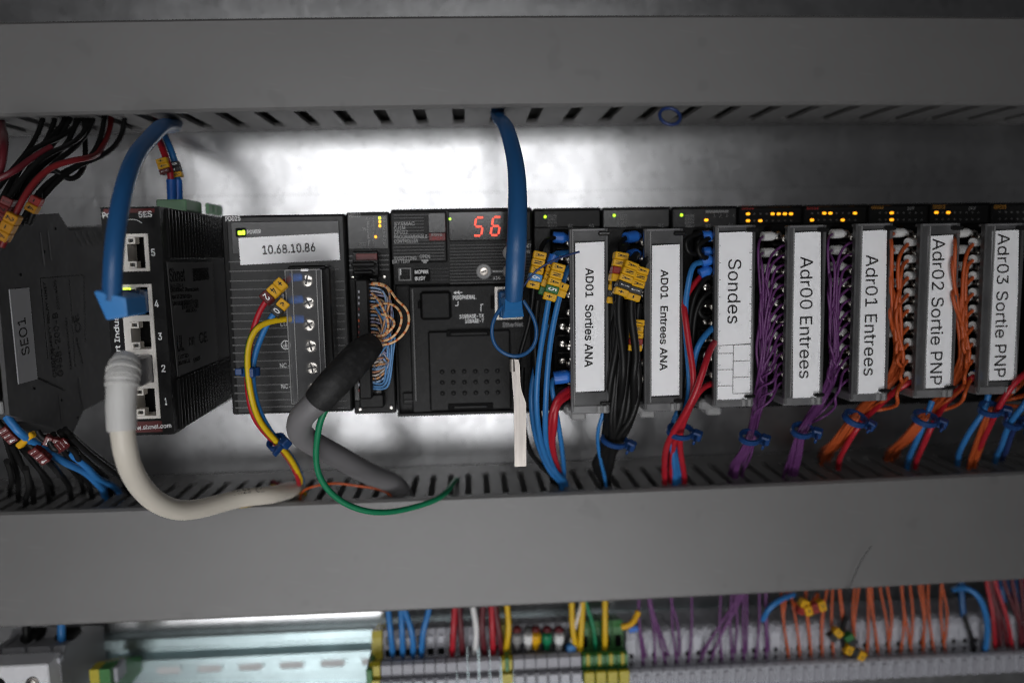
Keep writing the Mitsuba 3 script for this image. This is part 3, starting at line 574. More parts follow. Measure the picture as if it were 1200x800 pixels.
tie('dark blue cable tie holding the power supply wires in front of the module', None, U(293, 435, 92), U(293, 450, 92)-U(292, 420, 92), .0030, .8, (.15, 1), .004, 'tie_blue', .0034)
tie('dark blue cable tie holding the power supply wires below the module', None, U(325, 518, 80), U(345, 540, 68)-U(312, 505, 82), .0034, .9, (.6, .8), .007, 'tie_blue', .003)

# fat grey cable with heat shrink
k = thing('grey_cable', 'thick grey cable with black heat shrink sleeve bending down into the lower duct', 'cable')
SH = [U(437, 402, 98), U(425, 413, 103), U(405, 434, 110), (U(388, 452, 113)), U(372, 470, 112)]
ent(k+'__heat_shrink', tube(SH, np.interp(np.linspace(0, 1, 48), [0, .2, .45, .7, .9, 1], [.0050, .0062, .0066, .0064, .0060, .0057])*(1+.02*(np.random.default_rng(3).random(48)-.5)), 20, 48, .93), 'heatshrink', True)
GC = pts([(392, 449, 112), (372, 470, 112), (355, 487, 110), (351, 504, 104), (365, 518, 94), (400, 537, 78), (436, 556, 60), (466, 571, 46)])
ent(k+'__jacket', tube(GC+[GC[-1]+np.array([.004, .004, -.012])], .0050, 20, 70), 'cable_grey', True)
wire('green_wire', 'single green wire drooping from the heat shrink sleeve to the lower duct', None, [(388, 470, 108), (378, 487, 108), (371, 520, 104), (373, 553, 100), (388, 577, 96), (412, 593, 92), (448, 600, 86), (492, 592, 76), (520, 579, 66), ('L', 536, 563)], 1.3, 'wire_green', n=80)
wire('orange_wire', 'thin orange wire lying across the slots of the lower duct', None, [('L', 352, 583), (366, 570, 60), (392, 566, 56), (420, 569, 55), ('L', 457, 580)], .55, 'wire_orange')
wire('yellow_wire', 'short yellow wire showing under the cream network cable', None, [(262, 590, 66), (280, 592, 64), (300, 588, 60)], 1.2, 'wire_yellow')
for i, (y_, b_, l_) in enumerate(((579, 'wire_yellow', 'yellow wire entering the lower duct beside the cream cable'), (574, 'wire_maroon', 'dark red wire entering the lower duct beside the cream cable'))):
    wire('wire_end', l_, None, [('L', 318, y_-5), (330, y_-6, 58), (345, y_-2, 56), ('L', 358, y_)], .9, b_)

# ------------------------------------------------------------------ narrow input module with its flat bundle of thin wires
k = thing('input_module', 'narrow black module beside the power supply with a short column of orange lights', 'module')
D = 68
x0, x1 = U(405, 250, D)[0], U(456.6, 250, D)[0]; zt, zb = U(430, 248.5, D)[2], U(440, 484.5, D)[2]
ent(k+'__housing', cb(x0+.0002, x1-.0002, -D/1000, -.008, zb, zt, .0006), 'black_plastic')
ent(k+'__light_panel', pbox(407.5, 252, 455, 292, D+.4, D-1, .0003), 'panel_grey')
for py in (299, 304.5, 310, 315.5): ent(k+'__ridge', pbox(409, py, 456, py+1.2, D+.3, D-.5, .0001), 'ridge_grey')
for px, py, c_ in ((444.8, 255.5, (.8, .9, .03)), (445, 260, (1, .42, .015)), (445, 264.6, (1, .42, .015)), (440.2, 277.5, (1, .30, .008))):
    ent(k+'__signal_light', pbox(px-1.4, py-1.6, px+1.4, py+1.6, D+.7, D+.2, .0002), 'term_dark', emitter=glow(c_, 3.2))
tx = [ptxt('MD211', (408.5, 254.8), (423, 254), 4.2, D+.45, True), ptxt('IN', (425, 270.5), (429, 270.3), 3.8, D+.45), ptxt('OUT', (421, 288.2), (429, 287.8), 3.6, D+.45), ptxt('RDY', (428, 258), (434, 257.8), 3, D+.45),
      seg_line((432.5, 260), (430.5, 260), .7, D+.45), seg_line((431, 260), (431.3, 279), .7, D+.45), seg_line((431.3, 279), (433.5, 279), .7, D+.45), seg_line((432, 282), (434, 282), .7, D+.45), seg_line((432, 282), (432, 291), .7, D+.45), seg_line((432, 291), (434, 291), .7, D+.45)]
for i in range(8): tx.append(ptxt(str(i), (437, 257+4.2*i), (438.6, 257+4.2*i), 2.6, D+.45)); tx.append(ptxt(str(i+8), (449, 257+4.2*i), (451.6, 257+4.2*i), 2.6, D+.45))
ent(k+'__lettering', cat(*tx), 'print_grey')
ent(k+'__connector_shroud', pbox(413, 294, 444, 324, 74, 66, .0006), 'gloss_black')
ent(k+'__shroud_window', pbox(417, 297, 442, 305, 74.3, 73, .0002), 'red_dark')
ent(k+'__latch', pbox(411, 306.5, 440, 313, 78, 72, .0008), 'dark_plastic')
ent(k+'__latch', pbox(413, 316, 438, 322, 77, 72, .0008), 'dark_plastic')
ent(k+'__socket', pbox(412, 325, 446, 470, 72, 67, .0006), 'gloss_black')
for p in ((413.5, 325.5), (450.5, 324.5)): ent(k+'__stud', revolve([(0, .0006), (.0006, .0005), (.0007, -.001)][::-1], U(*p, D+1), (0, -1, 0), 10), 'nickel')
ent(k+'__lower_bracket', pbox(421, 462, 450, 478, 74, 66, .0006), 'black_plastic')
for p in ((422, 479), (458.5, 477)): ent(k+'__stud', revolve([(0, .0006), (.0006, .0005), (.0007, -.001)][::-1], U(*p, 69), (0, -1, 0), 10), 'nickel')
k = thing('wire_plug', 'tall black plug in the narrow module, thin coloured wires leaving its side', 'connector')
ent(k+'__body', pbox(418, 327, 434, 468, 84, 71, .0008), 'dark_plastic')
for i in range(18): ent(k+'__contact', pbox(419.3, 340+6.8*i, 421.5, 343.5+6.8*i, 84.4, 83.5, .0002), random.choice(['wire_blue', 'wire_orange', 'term_grey', 'red_dark']))
PAL = [(.58, .30, .14), (.28, .40, .58), (.52, .50, .56), (.36, .34, .50), (.58, .40, .24), (.20, .32, .52), (.44, .22, .14), (.55, .50, .46)]
def banded(c1, c2, per=9, bw=2):
    return lambda u, w, n: np.where(((u % per) < bw)[:, None], [c2], [c1])
G3 = 'thin coloured wires of the plug in the narrow module'
for i in range(26):
    y0 = 333+4.0*i; c1 = PAL[i % 8]; c2 = tuple(np.array(PAL[(i*3+2) % 8])*.5); out = 446+random.uniform(0, 10)+ (4 if i < 8 else 0)
    yb = min(y0+30+random.uniform(-6, 10), 425); ye = 408+random.uniform(-7, 9)
    if i < 18: sq_ = [(433, y0, 80), (441, y0+.6, 82), (out-2, y0+5, 85), (out+1, y0+15, 87), (out, max(yb, y0+20), 89), (444+random.uniform(-3, 5), max(ye, y0+30), 92), (438, max(ye+4, y0+32), 94)]
    else: sq_ = [(433, y0+14, 80), (442, y0+14, 82), (451+random.uniform(-2, 6), y0+8, 84), (458-(i % 4)*2, 436-i*.3, 86), (452, 418, 89), (440, 410, 93)]
    m, c_ = tube(pts(sq_), .00048, 6, 46, colors=banded(c1, c2, random.choice([6, 8, 11]), 2))
    kk = thing('thin_wire', f'{nth(i)} thin striped wire from the top of the tall black plug', 'wire', G3); scene[kk] = mikit.ply(m, 'painted_wire', True, color=c_)
for j, sq_ in enumerate(([(436, 332, 81), (448, 333, 85), (458, 341, 90), (466, 352, 93), (476, 362, 95), (479, 378, 96), (472, 392, 96), (458, 402, 95), (442, 404, 96)],
                         [(436, 360, 83), (448, 356, 88), (460, 357, 93), (469, 366, 96), (470, 378, 97), (463, 392, 97), (450, 399, 96), (441, 399, 96)],
                         [(436, 395, 86), (446, 396, 92), (455, 389, 95), (462, 380, 95), (458, 372, 93), (447, 368, 90)],
                         [(436, 344, 82), (444, 352, 88), (451, 366, 92), (455, 382, 94), (450, 392, 96), (441, 394, 96)])):
    m, c_ = tube(pts(sq_), .00055, 8, 90, colors=banded((.66, .42, .22), (.50, .12, .03), 8, 2))
    kk = thing('orange_wire', ['outermost orange striped wire looping right of the tall black plug', 'second orange striped wire looping right of the tall black plug', 'short orange striped wire crossing the bundle beside the tall black plug', 'innermost orange striped wire curving down beside the tall black plug'][j], 'wire')
    scene[kk] = mikit.ply(m, 'painted_wire', True, color=c_)
for j, sq_ in enumerate(([(436, 455, 80), (450, 455, 82), (456, 448, 84), (461, 410, 88), (462, 395, 90), (446, 414, 93)], [(436, 452, 80), (449, 452, 83), (455, 440, 86), (459, 408, 90), (455, 385, 91), (440, 360, 84)], [(436, 448, 80), (448, 449, 82), (452, 436, 86), (455, 400, 90), (452, 372, 90), (440, 348, 84)])):
    wire('blue_wire', ['outer thin blue wire', 'middle thin blue wire', 'inner thin blue wire'][j]+' folded up from the bottom of the tall black plug', None, sq_, .5, 'thin_blue', n=50)

# ------------------------------------------------------------------ controller
k = thing('controller', 'black controller in the middle with red digits 56 on its display', 'controller')
D = 70
x0, x1 = U(457.2, 250, D)[0], U(624, 245, D)[0]; zt, zb = U(545, 243.5, D)[2], U(560, 485.5, D)[2]
ent(k+'__housing', cb(x0+.0001, x1-.0002, -.066, -.008, zb, zt, .0006), 'black_plastic')
ent(k+'__upper_front', cb(x0+.0002, x1-.0003, -.070, -.064, U(545, 333, D)[2], zt-.0003, .0006), 'black_plastic')
lx = U(468.5, 420, D)[0]
ent(k+'__side_wall', cb(x0+.0002, x0+.0012, -.070, -.064, zb, U(460, 333, D)[2], .0003), 'black_plastic')
ent(k+'__lower_rim', cb(x0+.0002, x1-.0003, -.070, -.060, zb, zb+.0016, .0004), 'black_plastic')
ent(k+'__lower_front', pbox(481, 334, 623, 482, 69, 60, .0006), 'dark_plastic')
ent(k+'__inner_clip', pbox(472, 460, 485.5, 474, 67.5, 64, .0004), 'dark_plastic'); ent(k+'__inner_clip', pbox(473, 468.5, 485, 470.5, 68.5, 66, .0003), 'term_dark')
ent(k+'__divider', pbox(484.6, 338, 486.2, 470, 70, 67, .0002), 'ridge_grey')
# memory cover
mc = ent(k+'__battery_cover', pbox(457.8, 247.5, 523.5, 307.5, 72.2, 69, .0006), 'black_plastic')
for i in range(15):
    py = 251+3.75*i
    right = 497 if 251 < py < 274 else 521
    ent(mc+'__ridge', pbox(461, py, right, py+1.3, 72.5, 72, .0001), 'ridge_dim')
ent(mc+'__badge', pbox(502, 249.5, 522, 272.5, 72.7, 72, .0002), 'panel_grey')
ent(mc+'__badge', pbox(502.5, 273, 522, 282, 72.6, 72, .0002), 'red_dark')
tx = [ptxt(s_, (462+dx, y+dx*-.01), (xe, y-.6), 4.0, 72.62, True) for s_, dx, y, xe in (('SYSMAC', 0, 264.5, 486), ('CJ1M', 0, 269.5, 475), ('CPU12', 0, 274.5, 478), ('PROGRAMMABLE', 0, 279.8, 501), ('CONTROLLER', 0, 284.8, 490), ('OPEN', 30, 303, 504), ('SYSSETTING', 0, 305, 488))]
tx += [ptxt('BATTERY', (460, 308.8), (481, 308.2), 4.0, 72.5, True), ptxt('PRPHL', (506, 277), (519, 276.6), 3.4, 72.7), seg_line((494, 305.5), (502, 305.2), 2, 72.55), seg_line((496, 307.5), (500, 307.4), 2, 72.55)]
ent(mc+'__lettering', cat(*tx), 'print_grey'); ent(mc+'__lettering', ptxt('BKUP', (507, 281), (519, 280.6), 3.4, 72.7), 'print_red')
# display
dp = ent(k+'__display', pbox(525.5, 247.5, 600, 282, 71, 69, .0004), 'gloss_black')
ent(k+'__display_frame', pbox(524.5, 244.8, 623, 247.4, 71.6, 69, .0003), 'black_plastic')
ent(k+'__display_end', pbox(600.5, 247.5, 622, 282, 71, 69, .0004), 'dark_plastic')
def digit(key, cx, cy, w, h, on):
    s_ = .045; pos = {'a': ((-w, -h), (w, -h)), 'g': ((-w, 0), (w, 0)), 'd': ((-w, h), (w, h)), 'f': ((-w, -h), (-w, 0)), 'b': ((w, -h), (w, 0)), 'e': ((-w, 0), (-w, h)), 'c': ((w, 0), (w, h))}
    ms = []
    for g_ in on:
        (ax_, ay_), (bx_, by_) = pos[g_]; ax_, ay_, bx_, by_ = [q_*1.0 for q_ in (ax_, ay_, bx_, by_)]
        a = np.array([cx+ax_-ay_*.16, cy+ay_]); b = np.array([cx+bx_-by_*.16, cy+by_]); a, b = a+(b-a)*.13, b+(a-b)*.13
        ms.append(seg_line(tuple(a), tuple(b), 2.0, 71.15, .0002))
    e = ent(key, cat(*ms), 'term_dark', emitter=glow((1, .055, .025), 2.6))
    return e
digit(k+'__display_digit', 561, 265.5, 4.6, 10.6, 'afgcd'); digit(k+'__display_digit', 581, 265, 4.6, 10.6, 'afgcde')
ent(k+'__run_light', pbox(526, 255.3, 528.6, 258, 71.3, 70.9, .0002), 'term_dark', emitter=glow((.4, 1, .05), 2.6))
for i in range(13):
    py = 286+3.7*i
    for a, b in ((527, 622),): ent(k+'__ridge', pbox(a, py, b, py+1.2, D+.4, D-.4, .0001), 'ridge_dim')
for i in range(4): ent(k+'__ridge', pbox(500, 314+4.4*i, 526, 315+4.4*i, D+.3, D-.4, .0001), 'panel_grey')
for px, py, lab in ((567, 318, 1), (598, 318, 0), (598, 296, 0)):
    kn = ent(k+'__rotary_switch', revolve([(0, .0004), (.0017, .0006), (.0030, .0008), (.0034, .0004), (.0034, -.001)][::-1], U(px, py, D+.2), (0, -1, 0), 24), 'latch_grey')
    ent(kn+'__dial', revolve([(0, .0014), (.0016, .0013), (.0019, .0008), (.0019, -.001)][::-1], U(px, py, D+.2), (0, -1, 0), 20), 'cable_cream' if 0 else 'steel')
    ent(kn+'__arrow', obox(U(px, py, D+1.65), unit([1, 0, .4]), [0, 1, 0], unit([-.4, 0, 1]), (.0013, .0001, .0003), 1e-5), 'term_dark')
sw = ent(k+'__switch_opening', extr(sbox(*[U(467, 322, D)[0], U(467, 329, D)[2], U(482, 322, D)[0], U(467, 314, D)[2]]).difference(sbox(U(469, 322, D)[0], U(469, 327.4, D)[2], U(480.5, 322, D)[0], U(469, 315.4, D)[2])), -.0708, -.069), 'ridge_grey')
ent(sw+'__lever', cb(U(469.5, 322, D)[0], U(480, 322, D)[0], -.0706, -.069, U(470, 327, D)[2], U(470, 316, D)[2], .0002), 'gloss_black')
ent(sw+'__lever_tip', pbox(468.6, 315, 470, 322.5, 71.2, 70, .0001), 'print_white')
ent(k+'__indicator_plate', pbox(484.5, 315, 504, 329.5, 70.6, 69, .0002), 'deep_black')
tx = [ptxt('MCPWR', (486.2, 320.8), (502, 320.4), 4.1, 70.75, True), ptxt('BUSY', (486.6, 328.4), (498.5, 328), 4.1, 70.75, True), ptxt('PERIPHERAL', (531, 351), (557.5, 350), 4.6, 69.1, True), ptxt('100BASE-TX', (538.5, 373), (567, 372), 4.3, 69.1, True), ptxt('10BASE-T', (545, 378.4), (567, 377.6), 4.3, 69.1, True), ptxt('UNIT', (613, 290.3), (622.5, 290), 4.0, 70.4), ptxt('No.', (616, 296.5), (622, 296.3), 3.6, 70.4),
      seg_line((577, 318), (594, 317.7), .8, 70.45), ptxt('x16', (578, 327.5), (586, 327.2), 3.6, 70.4), seg_line((536.8, 353), (536.6, 358), .8, 69.1), seg_line((536.6, 358), (533.5, 358), .8, 69.1), seg_line((563.5, 356.5), (566.5, 356.5), .8, 69.1), seg_line((563.5, 356.5), (563.5, 365), .8, 69.1),
      seg_line((532, 343), (542, 342.6), .9, 69.1), seg_line((532, 343), (534.5, 341.4), .9, 69.1), seg_line((532, 343), (534.5, 344.4), .9, 69.1), seg_line((535.5, 343), (538, 340.8), .8, 69.1), seg_line((536.5, 343), (539, 345), .8, 69.1)]
ent(k+'__lettering', cat(*tx), 'print_white')
ent(k+'__lettering', ptxt('EtherNet', (589.5, 383), (613, 382.3), 5.2, 69.1, True), 'print_grey')
pc = ent(k+'__port_cover', pbox(492, 341, 529, 375, 71, 68, .0012), 'black_plastic')
ent(pc+'__hinge', pbox(489.5, 353, 493, 361.5, 71.4, 68, .0004), 'deep_black')
# ethernet socket
ex0, ex1, ez0, ez1 = rect(580, 336, 612, 374, 70)
ent(k+'__ethernet_jack', extr(sbox(ex0, ez0, ex1, ez1).difference(sbox(ex0+.0016, ez0+.0008, ex1-.0006, ez1-.0022)), -.0705, -.066), 'jack_metal')
ent(k+'__jack_recess', pbox(575, 346, 582, 362, 69.6, 66, .0003), 'deep_black'); ent(k+'__jack_recess', pbox(581.5, 339.5, 611, 373, 69.3, 66, .0003), 'deep_black')
# lower flap door with dots
fl = ent(k+'__flap_door', pbox(502.5, 387, 599, 481, 70.6, 68, .0008), 'dark_plastic')
ent(fl+'__grip', pbox(523, 386.5, 574, 394, 70.9, 68, .0002), 'deep_black'); ent(fl+'__grip', pbox(527, 388.5, 572, 393.5, 71.6, 70, .0005), 'dark_plastic')
ent(fl+'__grip', pbox(525, 472, 578, 480, 71.0, 69, .0003), 'deep_black'); ent(fl+'__grip', pbox(531, 474.5, 572, 479, 71.5, 70, .0005), 'dark_plastic')
for r_ in range(3):
    for c_ in range(6): ent(fl+'__dimple', revolve([(0, .0005), (.0004, .00045), (.0009, .0002), (.0011, 0)][::-1], U(518+13*c_+r_*.3, 435.5+12.6*r_-.25*c_, 70.6), (0, -1, 0), 12), 'dark_plastic')

# ------------------------------------------------------------------ blue cable, cord and key at the controller
k = thing('network_cable', 'thick blue network cable hanging from the upper duct into the socket of the controller', 'cable')
ent(k+'__jacket', tube(pts([('T', 583, 132), (591, 146, 66), (600, 172, 82), (605.5, 205, 94), (606.5, 245, 103), (605.5, 285, 108), (603.5, 322, 107), (602, 350, 103)]), [.0034, .0033, .0034, .0036, .0039, .0040, .0036], 16, 60, .85), 'cable_blue', True)
ent(k+'__boot', hull([U(*q_) for q_ in [(586, 350, 92), (612, 350, 92), (614, 371, 92), (589, 373, 92), (592, 350, 104), (611, 350, 104), (612, 362, 107), (592, 363, 107), (596, 345, 98), (609, 345, 98)]]), 'boot_blue')
ent(k+'__plug', pbox(585, 341, 610.5, 372, 92, 66, .0007), 'cable_blue')
k = thing('cord', 'thin blue cord looped round the plug at the controller and carrying the metal key', 'cord')
lp = [(600, 350, 96), (590, 358, 99), (580, 372, 101), (576.5, 388, 102), (580, 403, 103), (590, 413, 104), (603, 417, 104), (616, 414, 103), (626, 403, 102), (628.5, 386, 101), (624, 370, 100), (613, 352, 100)]
scene[k] = mikit.ply(tube(pts(lp), .0008, 8, 110), 'cable_blue', True)
wire('cord_end', 'thin dark blue end of cord crossing in front of the AD01 Sorties cover', None, [(606, 345, 102), (616, 332, 105), (628, 318, 107), (645, 307, 107.5), (662, 300, 107), (679, 295, 106)], .42, 'wire_navy', cat_='cord', n=30)
k = thing('key', 'flat metal key hanging from the blue cord under the controller', 'key')
KP = [U(*q_, 104) for q_ in [(599.5, 424), (602, 421), (607, 421.5), (608.5, 428), (609, 447), (610.5, 457), (615.8, 472), (616, 545), (603.5, 545.5), (602.6, 470), (600.5, 445)]]
kp = Polygon([(p[0], p[2]) for p in KP]).buffer(.0003).buffer(-.0001)
ent(k+'__blade', extr(kp, -.1048, -.1030), 'brushed_steel')
ent(k+'__rolled_eye', tube([U(600.2, 421, 104), U(600.4, 430, 104.5), U(600.6, 435, 104.5)], .0011, 12, 6), 'brushed_steel', True)

# ------------------------------------------------------------------ input and output modules
IO = [  # left, right, top, cover (l, t, r, b), label (l, t, r, b), text, text top, bottom, baseline px, cap height, description
    (624.5, 704.5, 243.5, (668, 268, 713, 485), (674, 284, 708, 458), 'AD01  Sorties ANA', 314, 430, 686.5, 9.2, 'output', 'AD01 Sorties ANA'),
    (705.5, 785.5, 242.5, (755, 268, 800, 482), (764, 287, 796.5, 463), 'AD01  Entrees ANA', 316, 434, 774.5, 8.6, 'input', 'AD01 Entrees ANA'),
    (787, 864, 241.5, (837, 264, 884, 477), (842, 272, 882, 470), 'Sondes', 304, 379, 853.5, 15.5, 'input', 'Sondes'),
    (865, 940, 240.5, (921, 264, 966, 475), (929.5, 272, 961.5, 472), 'Adr00 Entrees', 301, 443, 938, 15, 'input', 'Adr00 Entrees'),
    (941, 1016, 239.5, (1000, 262, 1043, 470), (1008, 270, 1039, 468), 'Adr01 Entrees', 299, 440, 1015, 15, 'input', 'Adr01 Entrees'),
    (1017, 1088, 238.5, (1075, 262, 1121, 466), (1087, 276, 1116.5, 454), 'Adr02 Sortie PNP', 280, 451, 1093, 15, 'output', 'Adr02 Sortie PNP'),
    (1089, 1159.5, 237.5, (1150, 262, 1196, 462), (1162, 270, 1193.5, 445), 'Adr03 Sortie PNP', 274, 442, 1169.5, 14.5, 'output', 'Adr03 Sortie PNP'),
    (1160.5, 1231, 237, None, None, None, 0, 0, 0, 0, 'output', None)]
IOK = []
for i, (xl, xr, yt, cov, lab, text, ta, tb_, bx, ch, kind, say) in enumerate(IO):
    label = f'black {kind} module with the white strip reading {say} on its cover' if say else 'black module cut by the right edge of the photograph, no cover in view'
    k = thing('io_module' if 0 else f'{kind}_module', label, 'module'); IOK.append(k)
    D = 66; x0, x1 = U(xl, 250, D)[0], U(xr, 250, D)[0]; zt = U((xl+xr)/2, yt, D)[2]; zb = U((xl+xr)/2, 482-.02*(xl-624), D)[2]
    ent(k+'__housing', cb(x0+.0001, x1-.0002, -.0645, -.008, zb, zt, .0007), 'black_plastic')
    zs = U((xl+xr)/2, 266.5-(4 if i > 2 else 0), D)[2]
    pan = 'panel_grey' if i < 3 else 'gloss_black'
    ent(k+'__light_panel', cb(x0+.0004, x1-.0005, -.0662, -.0640, zs, zt-.0010, .0004), 'black_plastic' if i == 0 else pan)
    ent(k+'__top_ledge', cb(x0+.0003, x1-.0003, -.0668, -.060, zt-.0011, zt-.0001, .0003), 'black_plastic')
    def on(px, py, c_, s=2.2, w=2.2, h=1.4): ent(k+'__signal_light', pbox(px-w, py-h, px+w, py+h, 66.8, 66, .0003), 'term_dark', emitter=glow(c_, s))
    def off(px, py): ent(k+'__dark_light', pbox(px-1.1, py-.9, px+1.1, py+.9, 66.5, 66, .0002), 'print_dim')
    GR, AM = (.42, .9, .02), (1, .36, .008)
    tx = []
    if i < 3:
        on((639, 720, 799)[i], (254, 252.5, 252)[i], GR, 2.6, 1.5, 1.6)
        xx = (645, 727, 806)[i]
        for j, s_ in enumerate(('RUN', 'ERC', 'ERH', 'ADJ')): tx.append(ptxt(s_, (xx-3, 254.5+4.0*j), (xx+7, 254.3+4.0*j), 3.0, 66.4))
        if i: tx += [ptxt('B1', (xl+40, 266.3), (xl+46, 266.2), 3.6, 66.3), ptxt('A1', (xl+66, 266.1), (xl+72, 266), 3.6, 66.3)]
        else: tx += [ptxt('B1', (666, 266.6), (671, 266.5), 3.6, 66.3), ptxt('A1', (690, 266.2), (696, 266.1), 3.6, 66.3)]
        if i == 2:
            on(828, 257.8, AM, 3.0); ent(k+'__white_bar', pbox(827, 246.5, 854, 249.5, 66.6, 66, .0001), 'print_grey')
            for j in range(4): tx.append(ptxt(str(j+1), (836+7.4*j, 254.5), (838+7.4*j, 254.5), 3.6, 66.4))
    else:
        r1 = {3: [0, 4, 5, 6, 7], 4: [2, 3, 7], 5: [2], 6: [0, 2], 7: []}[i]; r2 = {3: [0, 2], 4: [0, 5], 5: [2], 6: [], 7: []}[i]
        bx0 = {3: 877, 4: 952, 5: 1031.5, 6: 1098, 7: 1172}[i]; ya = {3: 250.6, 4: 249.8, 5: 249.5, 6: 249, 7: 248.5}[i]
        pit = 7.2 if i < 5 else 7.0
        for j in range(8):
            (on(bx0+pit*j, ya, AM) if j in r1 else off(bx0+pit*j, ya)); (on(bx0+pit*j, ya+8, AM) if j in r2 else off(bx0+pit*j, ya+8))
        nm = {3: 'ID212', 4: 'ID212', 5: 'OD212', 6: 'OD212', 7: 'OD213'}[i]
        ent(k+'__lettering', ptxt(nm, (xl+4, 245.4-.6*(i > 4)), (xl+18, 245.1-.6*(i > 4)), 4.2, 66.4, True), 'print_red' if i < 5 else 'print_amber')
        if i in (5, 6): tx.append(ptxt('24V', (xl+46, 246), (xl+54, 245.8), 3.6, 66.4))
    if tx: ent(k+'__lettering', cat(*tx), 'print_grey')
    # screw terminals
    cl = cov[0] if cov else 1226
    tb = ent(k+'__terminal_block', cb(U(cl-20, 370, 72)[0], (U(cov[2]-3, 370, 72)[0] if cov else x1+.003), -.072, -.062, zb+.004, zs-.0008, .0005), 'deep_black')
    pitch = (cov[3]-cov[1]-34)/9.0 if cov else 19.5; y0 = (cov[1]+13) if cov else 275
    for j in range(9):
        y = y0+pitch*j; lean = (j*pitch)*(.03-(cl-548)*.00012)*.5
        for px, dd in ((cl-9.5, 75.5), (cl-1.0, 75.5)):
            if i < 2 and j in (2, 4) and px < cl-5: continue
            screw(k+'__terminal_screw', U(px+lean, y+(3.2 if px > cl-5 else -.5), dd), .0019, 'nickel', random.uniform(0, 1.5))
        ent(tb+'__barrier', pbox(cl-16+lean, y+pitch*.5-1, cl+12+lean, y+pitch*.5+1, 76.5, 70, .0003), 'black_plastic')
    if not cov: continue
    cx0, cx1, cz0, cz1 = rect(*cov, 89); lx0, lx1, lz0, lz1 = rect(*lab, 88)
    zbar = cz0+.0040
    fr = sbox(cx0, zbar, cx1, cz1).buffer(-.0004).buffer(.0004).difference(sbox(lx0-.0004, lz0-.0006, lx1+.0004, min(lz1+.0006, cz1-.0008)))
    cv = ent(k+'__label_cover', extr(fr, -.0890, -.0872), 'smoky_clear' if i != 2 else 'smoky_clear')
    for a, b in ((cx0, cx0+.0011), (cx1-.0013, cx1)):
        ent(cv+'__side_wall', cb(a, b, -.0893, -.0862, cz0+.001, cz1, .0003), 'smoky_clear')
    ent(cv+'__inner_rib', cb(lx0-.0011, lx0-.0006, -.0894, -.0870, zbar, cz1-.001, .0002), 'latch_grey')
    ent(cv+'__top_wall', cb(cx0+.001, cx1-.0012, -.0892, -.0830, cz1-.0010, cz1+.0001, .0003), 'smoky')
    ent(cv+'__hinge_bar', cb(cx0-.0001, cx1+.0004, -.0885, -.0760, cz0, zbar-.0002, .0005), 'smoky')
    ent(cv+'__back_sheet', cb(lx0-.001, cx1-.0014, -.0868, -.0862, zbar, cz1-.001, .0001), 'smoky_clear')
    ent(cv+'__clip', cb(cx1-.0042, cx1+.0008, -.0906, -.0840, cz1-.0030, cz1-.0012, .0004), 'gloss_black')
    ent(cv+'__clip', cb(cx1-.0040, cx1+.0006, -.0904, -.0840, cz0+.0040, cz0+.0054, .0004), 'gloss_black')
    for q_ in range(2): ent(cv+'__hinge_tooth', cb(cx1-.0052+.0026*q_, cx1-.0036+.0026*q_, -.0897, -.0800, cz0+.0004, cz0+.0036, .0003), 'latch_grey')
    # the label strip, slightly askew, reading downwards
    sk = (.35, -.3, .0, .5, -.9, .6, .4)[i]
    st = qplate(k+'__label_strip', [(lab[0]+.0, lab[1]+.8), (lab[2], lab[1]-.8), (lab[2]-(0, .4, 1, .5, 3, 2.2, 3)[i], lab[3]-.6), (lab[0]-(-.6, .8, 2, .8, 3.5, 2.6, 3.4)[i], lab[3]+.8)], 88.2, 'paper_white', .0002)
    dxb = (-1.2, -1.2, -1.0, -1.4, -3.2, -3.6, -5)[i]
    ent(st+'__lettering', ptxt(text, (bx, ta), (bx+dxb, tb_), ch, 88.42, i < 2), 'ink')
    if i == 2:
        ln = []
        for j in range(10):
            y = 288+20*j
            if j >= 6 or True:
                ln.append(seg_line((842.6-.01*y*.5+2, y), (845-.01*y*.5+1, y), .8, 88.45)); ln.append(seg_line((878, y+8), (881, y+8), .8, 88.45))
        for j in range(4):
            y = 407+19*j; ln.append(seg_line((840.4, y+7), (859, y+6.7), .7, 88.45)); ln.append(seg_line((859, y-3 if j else y-3), (879.6, y-3.6), .7, 88.45))
        ln.append(seg_line((859.5, 404), (858.5, 461), .7, 88.45)); ln.append(seg_line((841, 405), (880, 402.5), .7, 88.45)); ln.append(seg_line((859, 461), (879, 460.4), .7, 88.45))
        ent(st+'__lettering', cat(*ln), 'print_dim')
    ent(k+'__window_pane', pane(lx0-.0003, lx1+.0003, -.0889, lz0-.0005, min(lz1+.0005, cz1-.001)), 'clear_pane')
    # grey slide latch at the bottom of the module
    if i < 3:
        lpx = (661, 742, 820)[i]; lt = ent(k+'__latch', pbox(lpx, 474-3*i, lpx+26, 486-3*i, 78, 62, .0012), 'latch_grey')
        ent(lt+'__thumb_ridge', pbox(lpx+8, 483-3*i, lpx+26, 492.5-3*i, 77, 64, .0008), 'latch_grey')
    else: ent(k+'__latch', pbox(cov[0]-19, 457-2*(i-3), cov[0]+2, 464-2*(i-3), 76, 62, .0008), 'latch_grey')

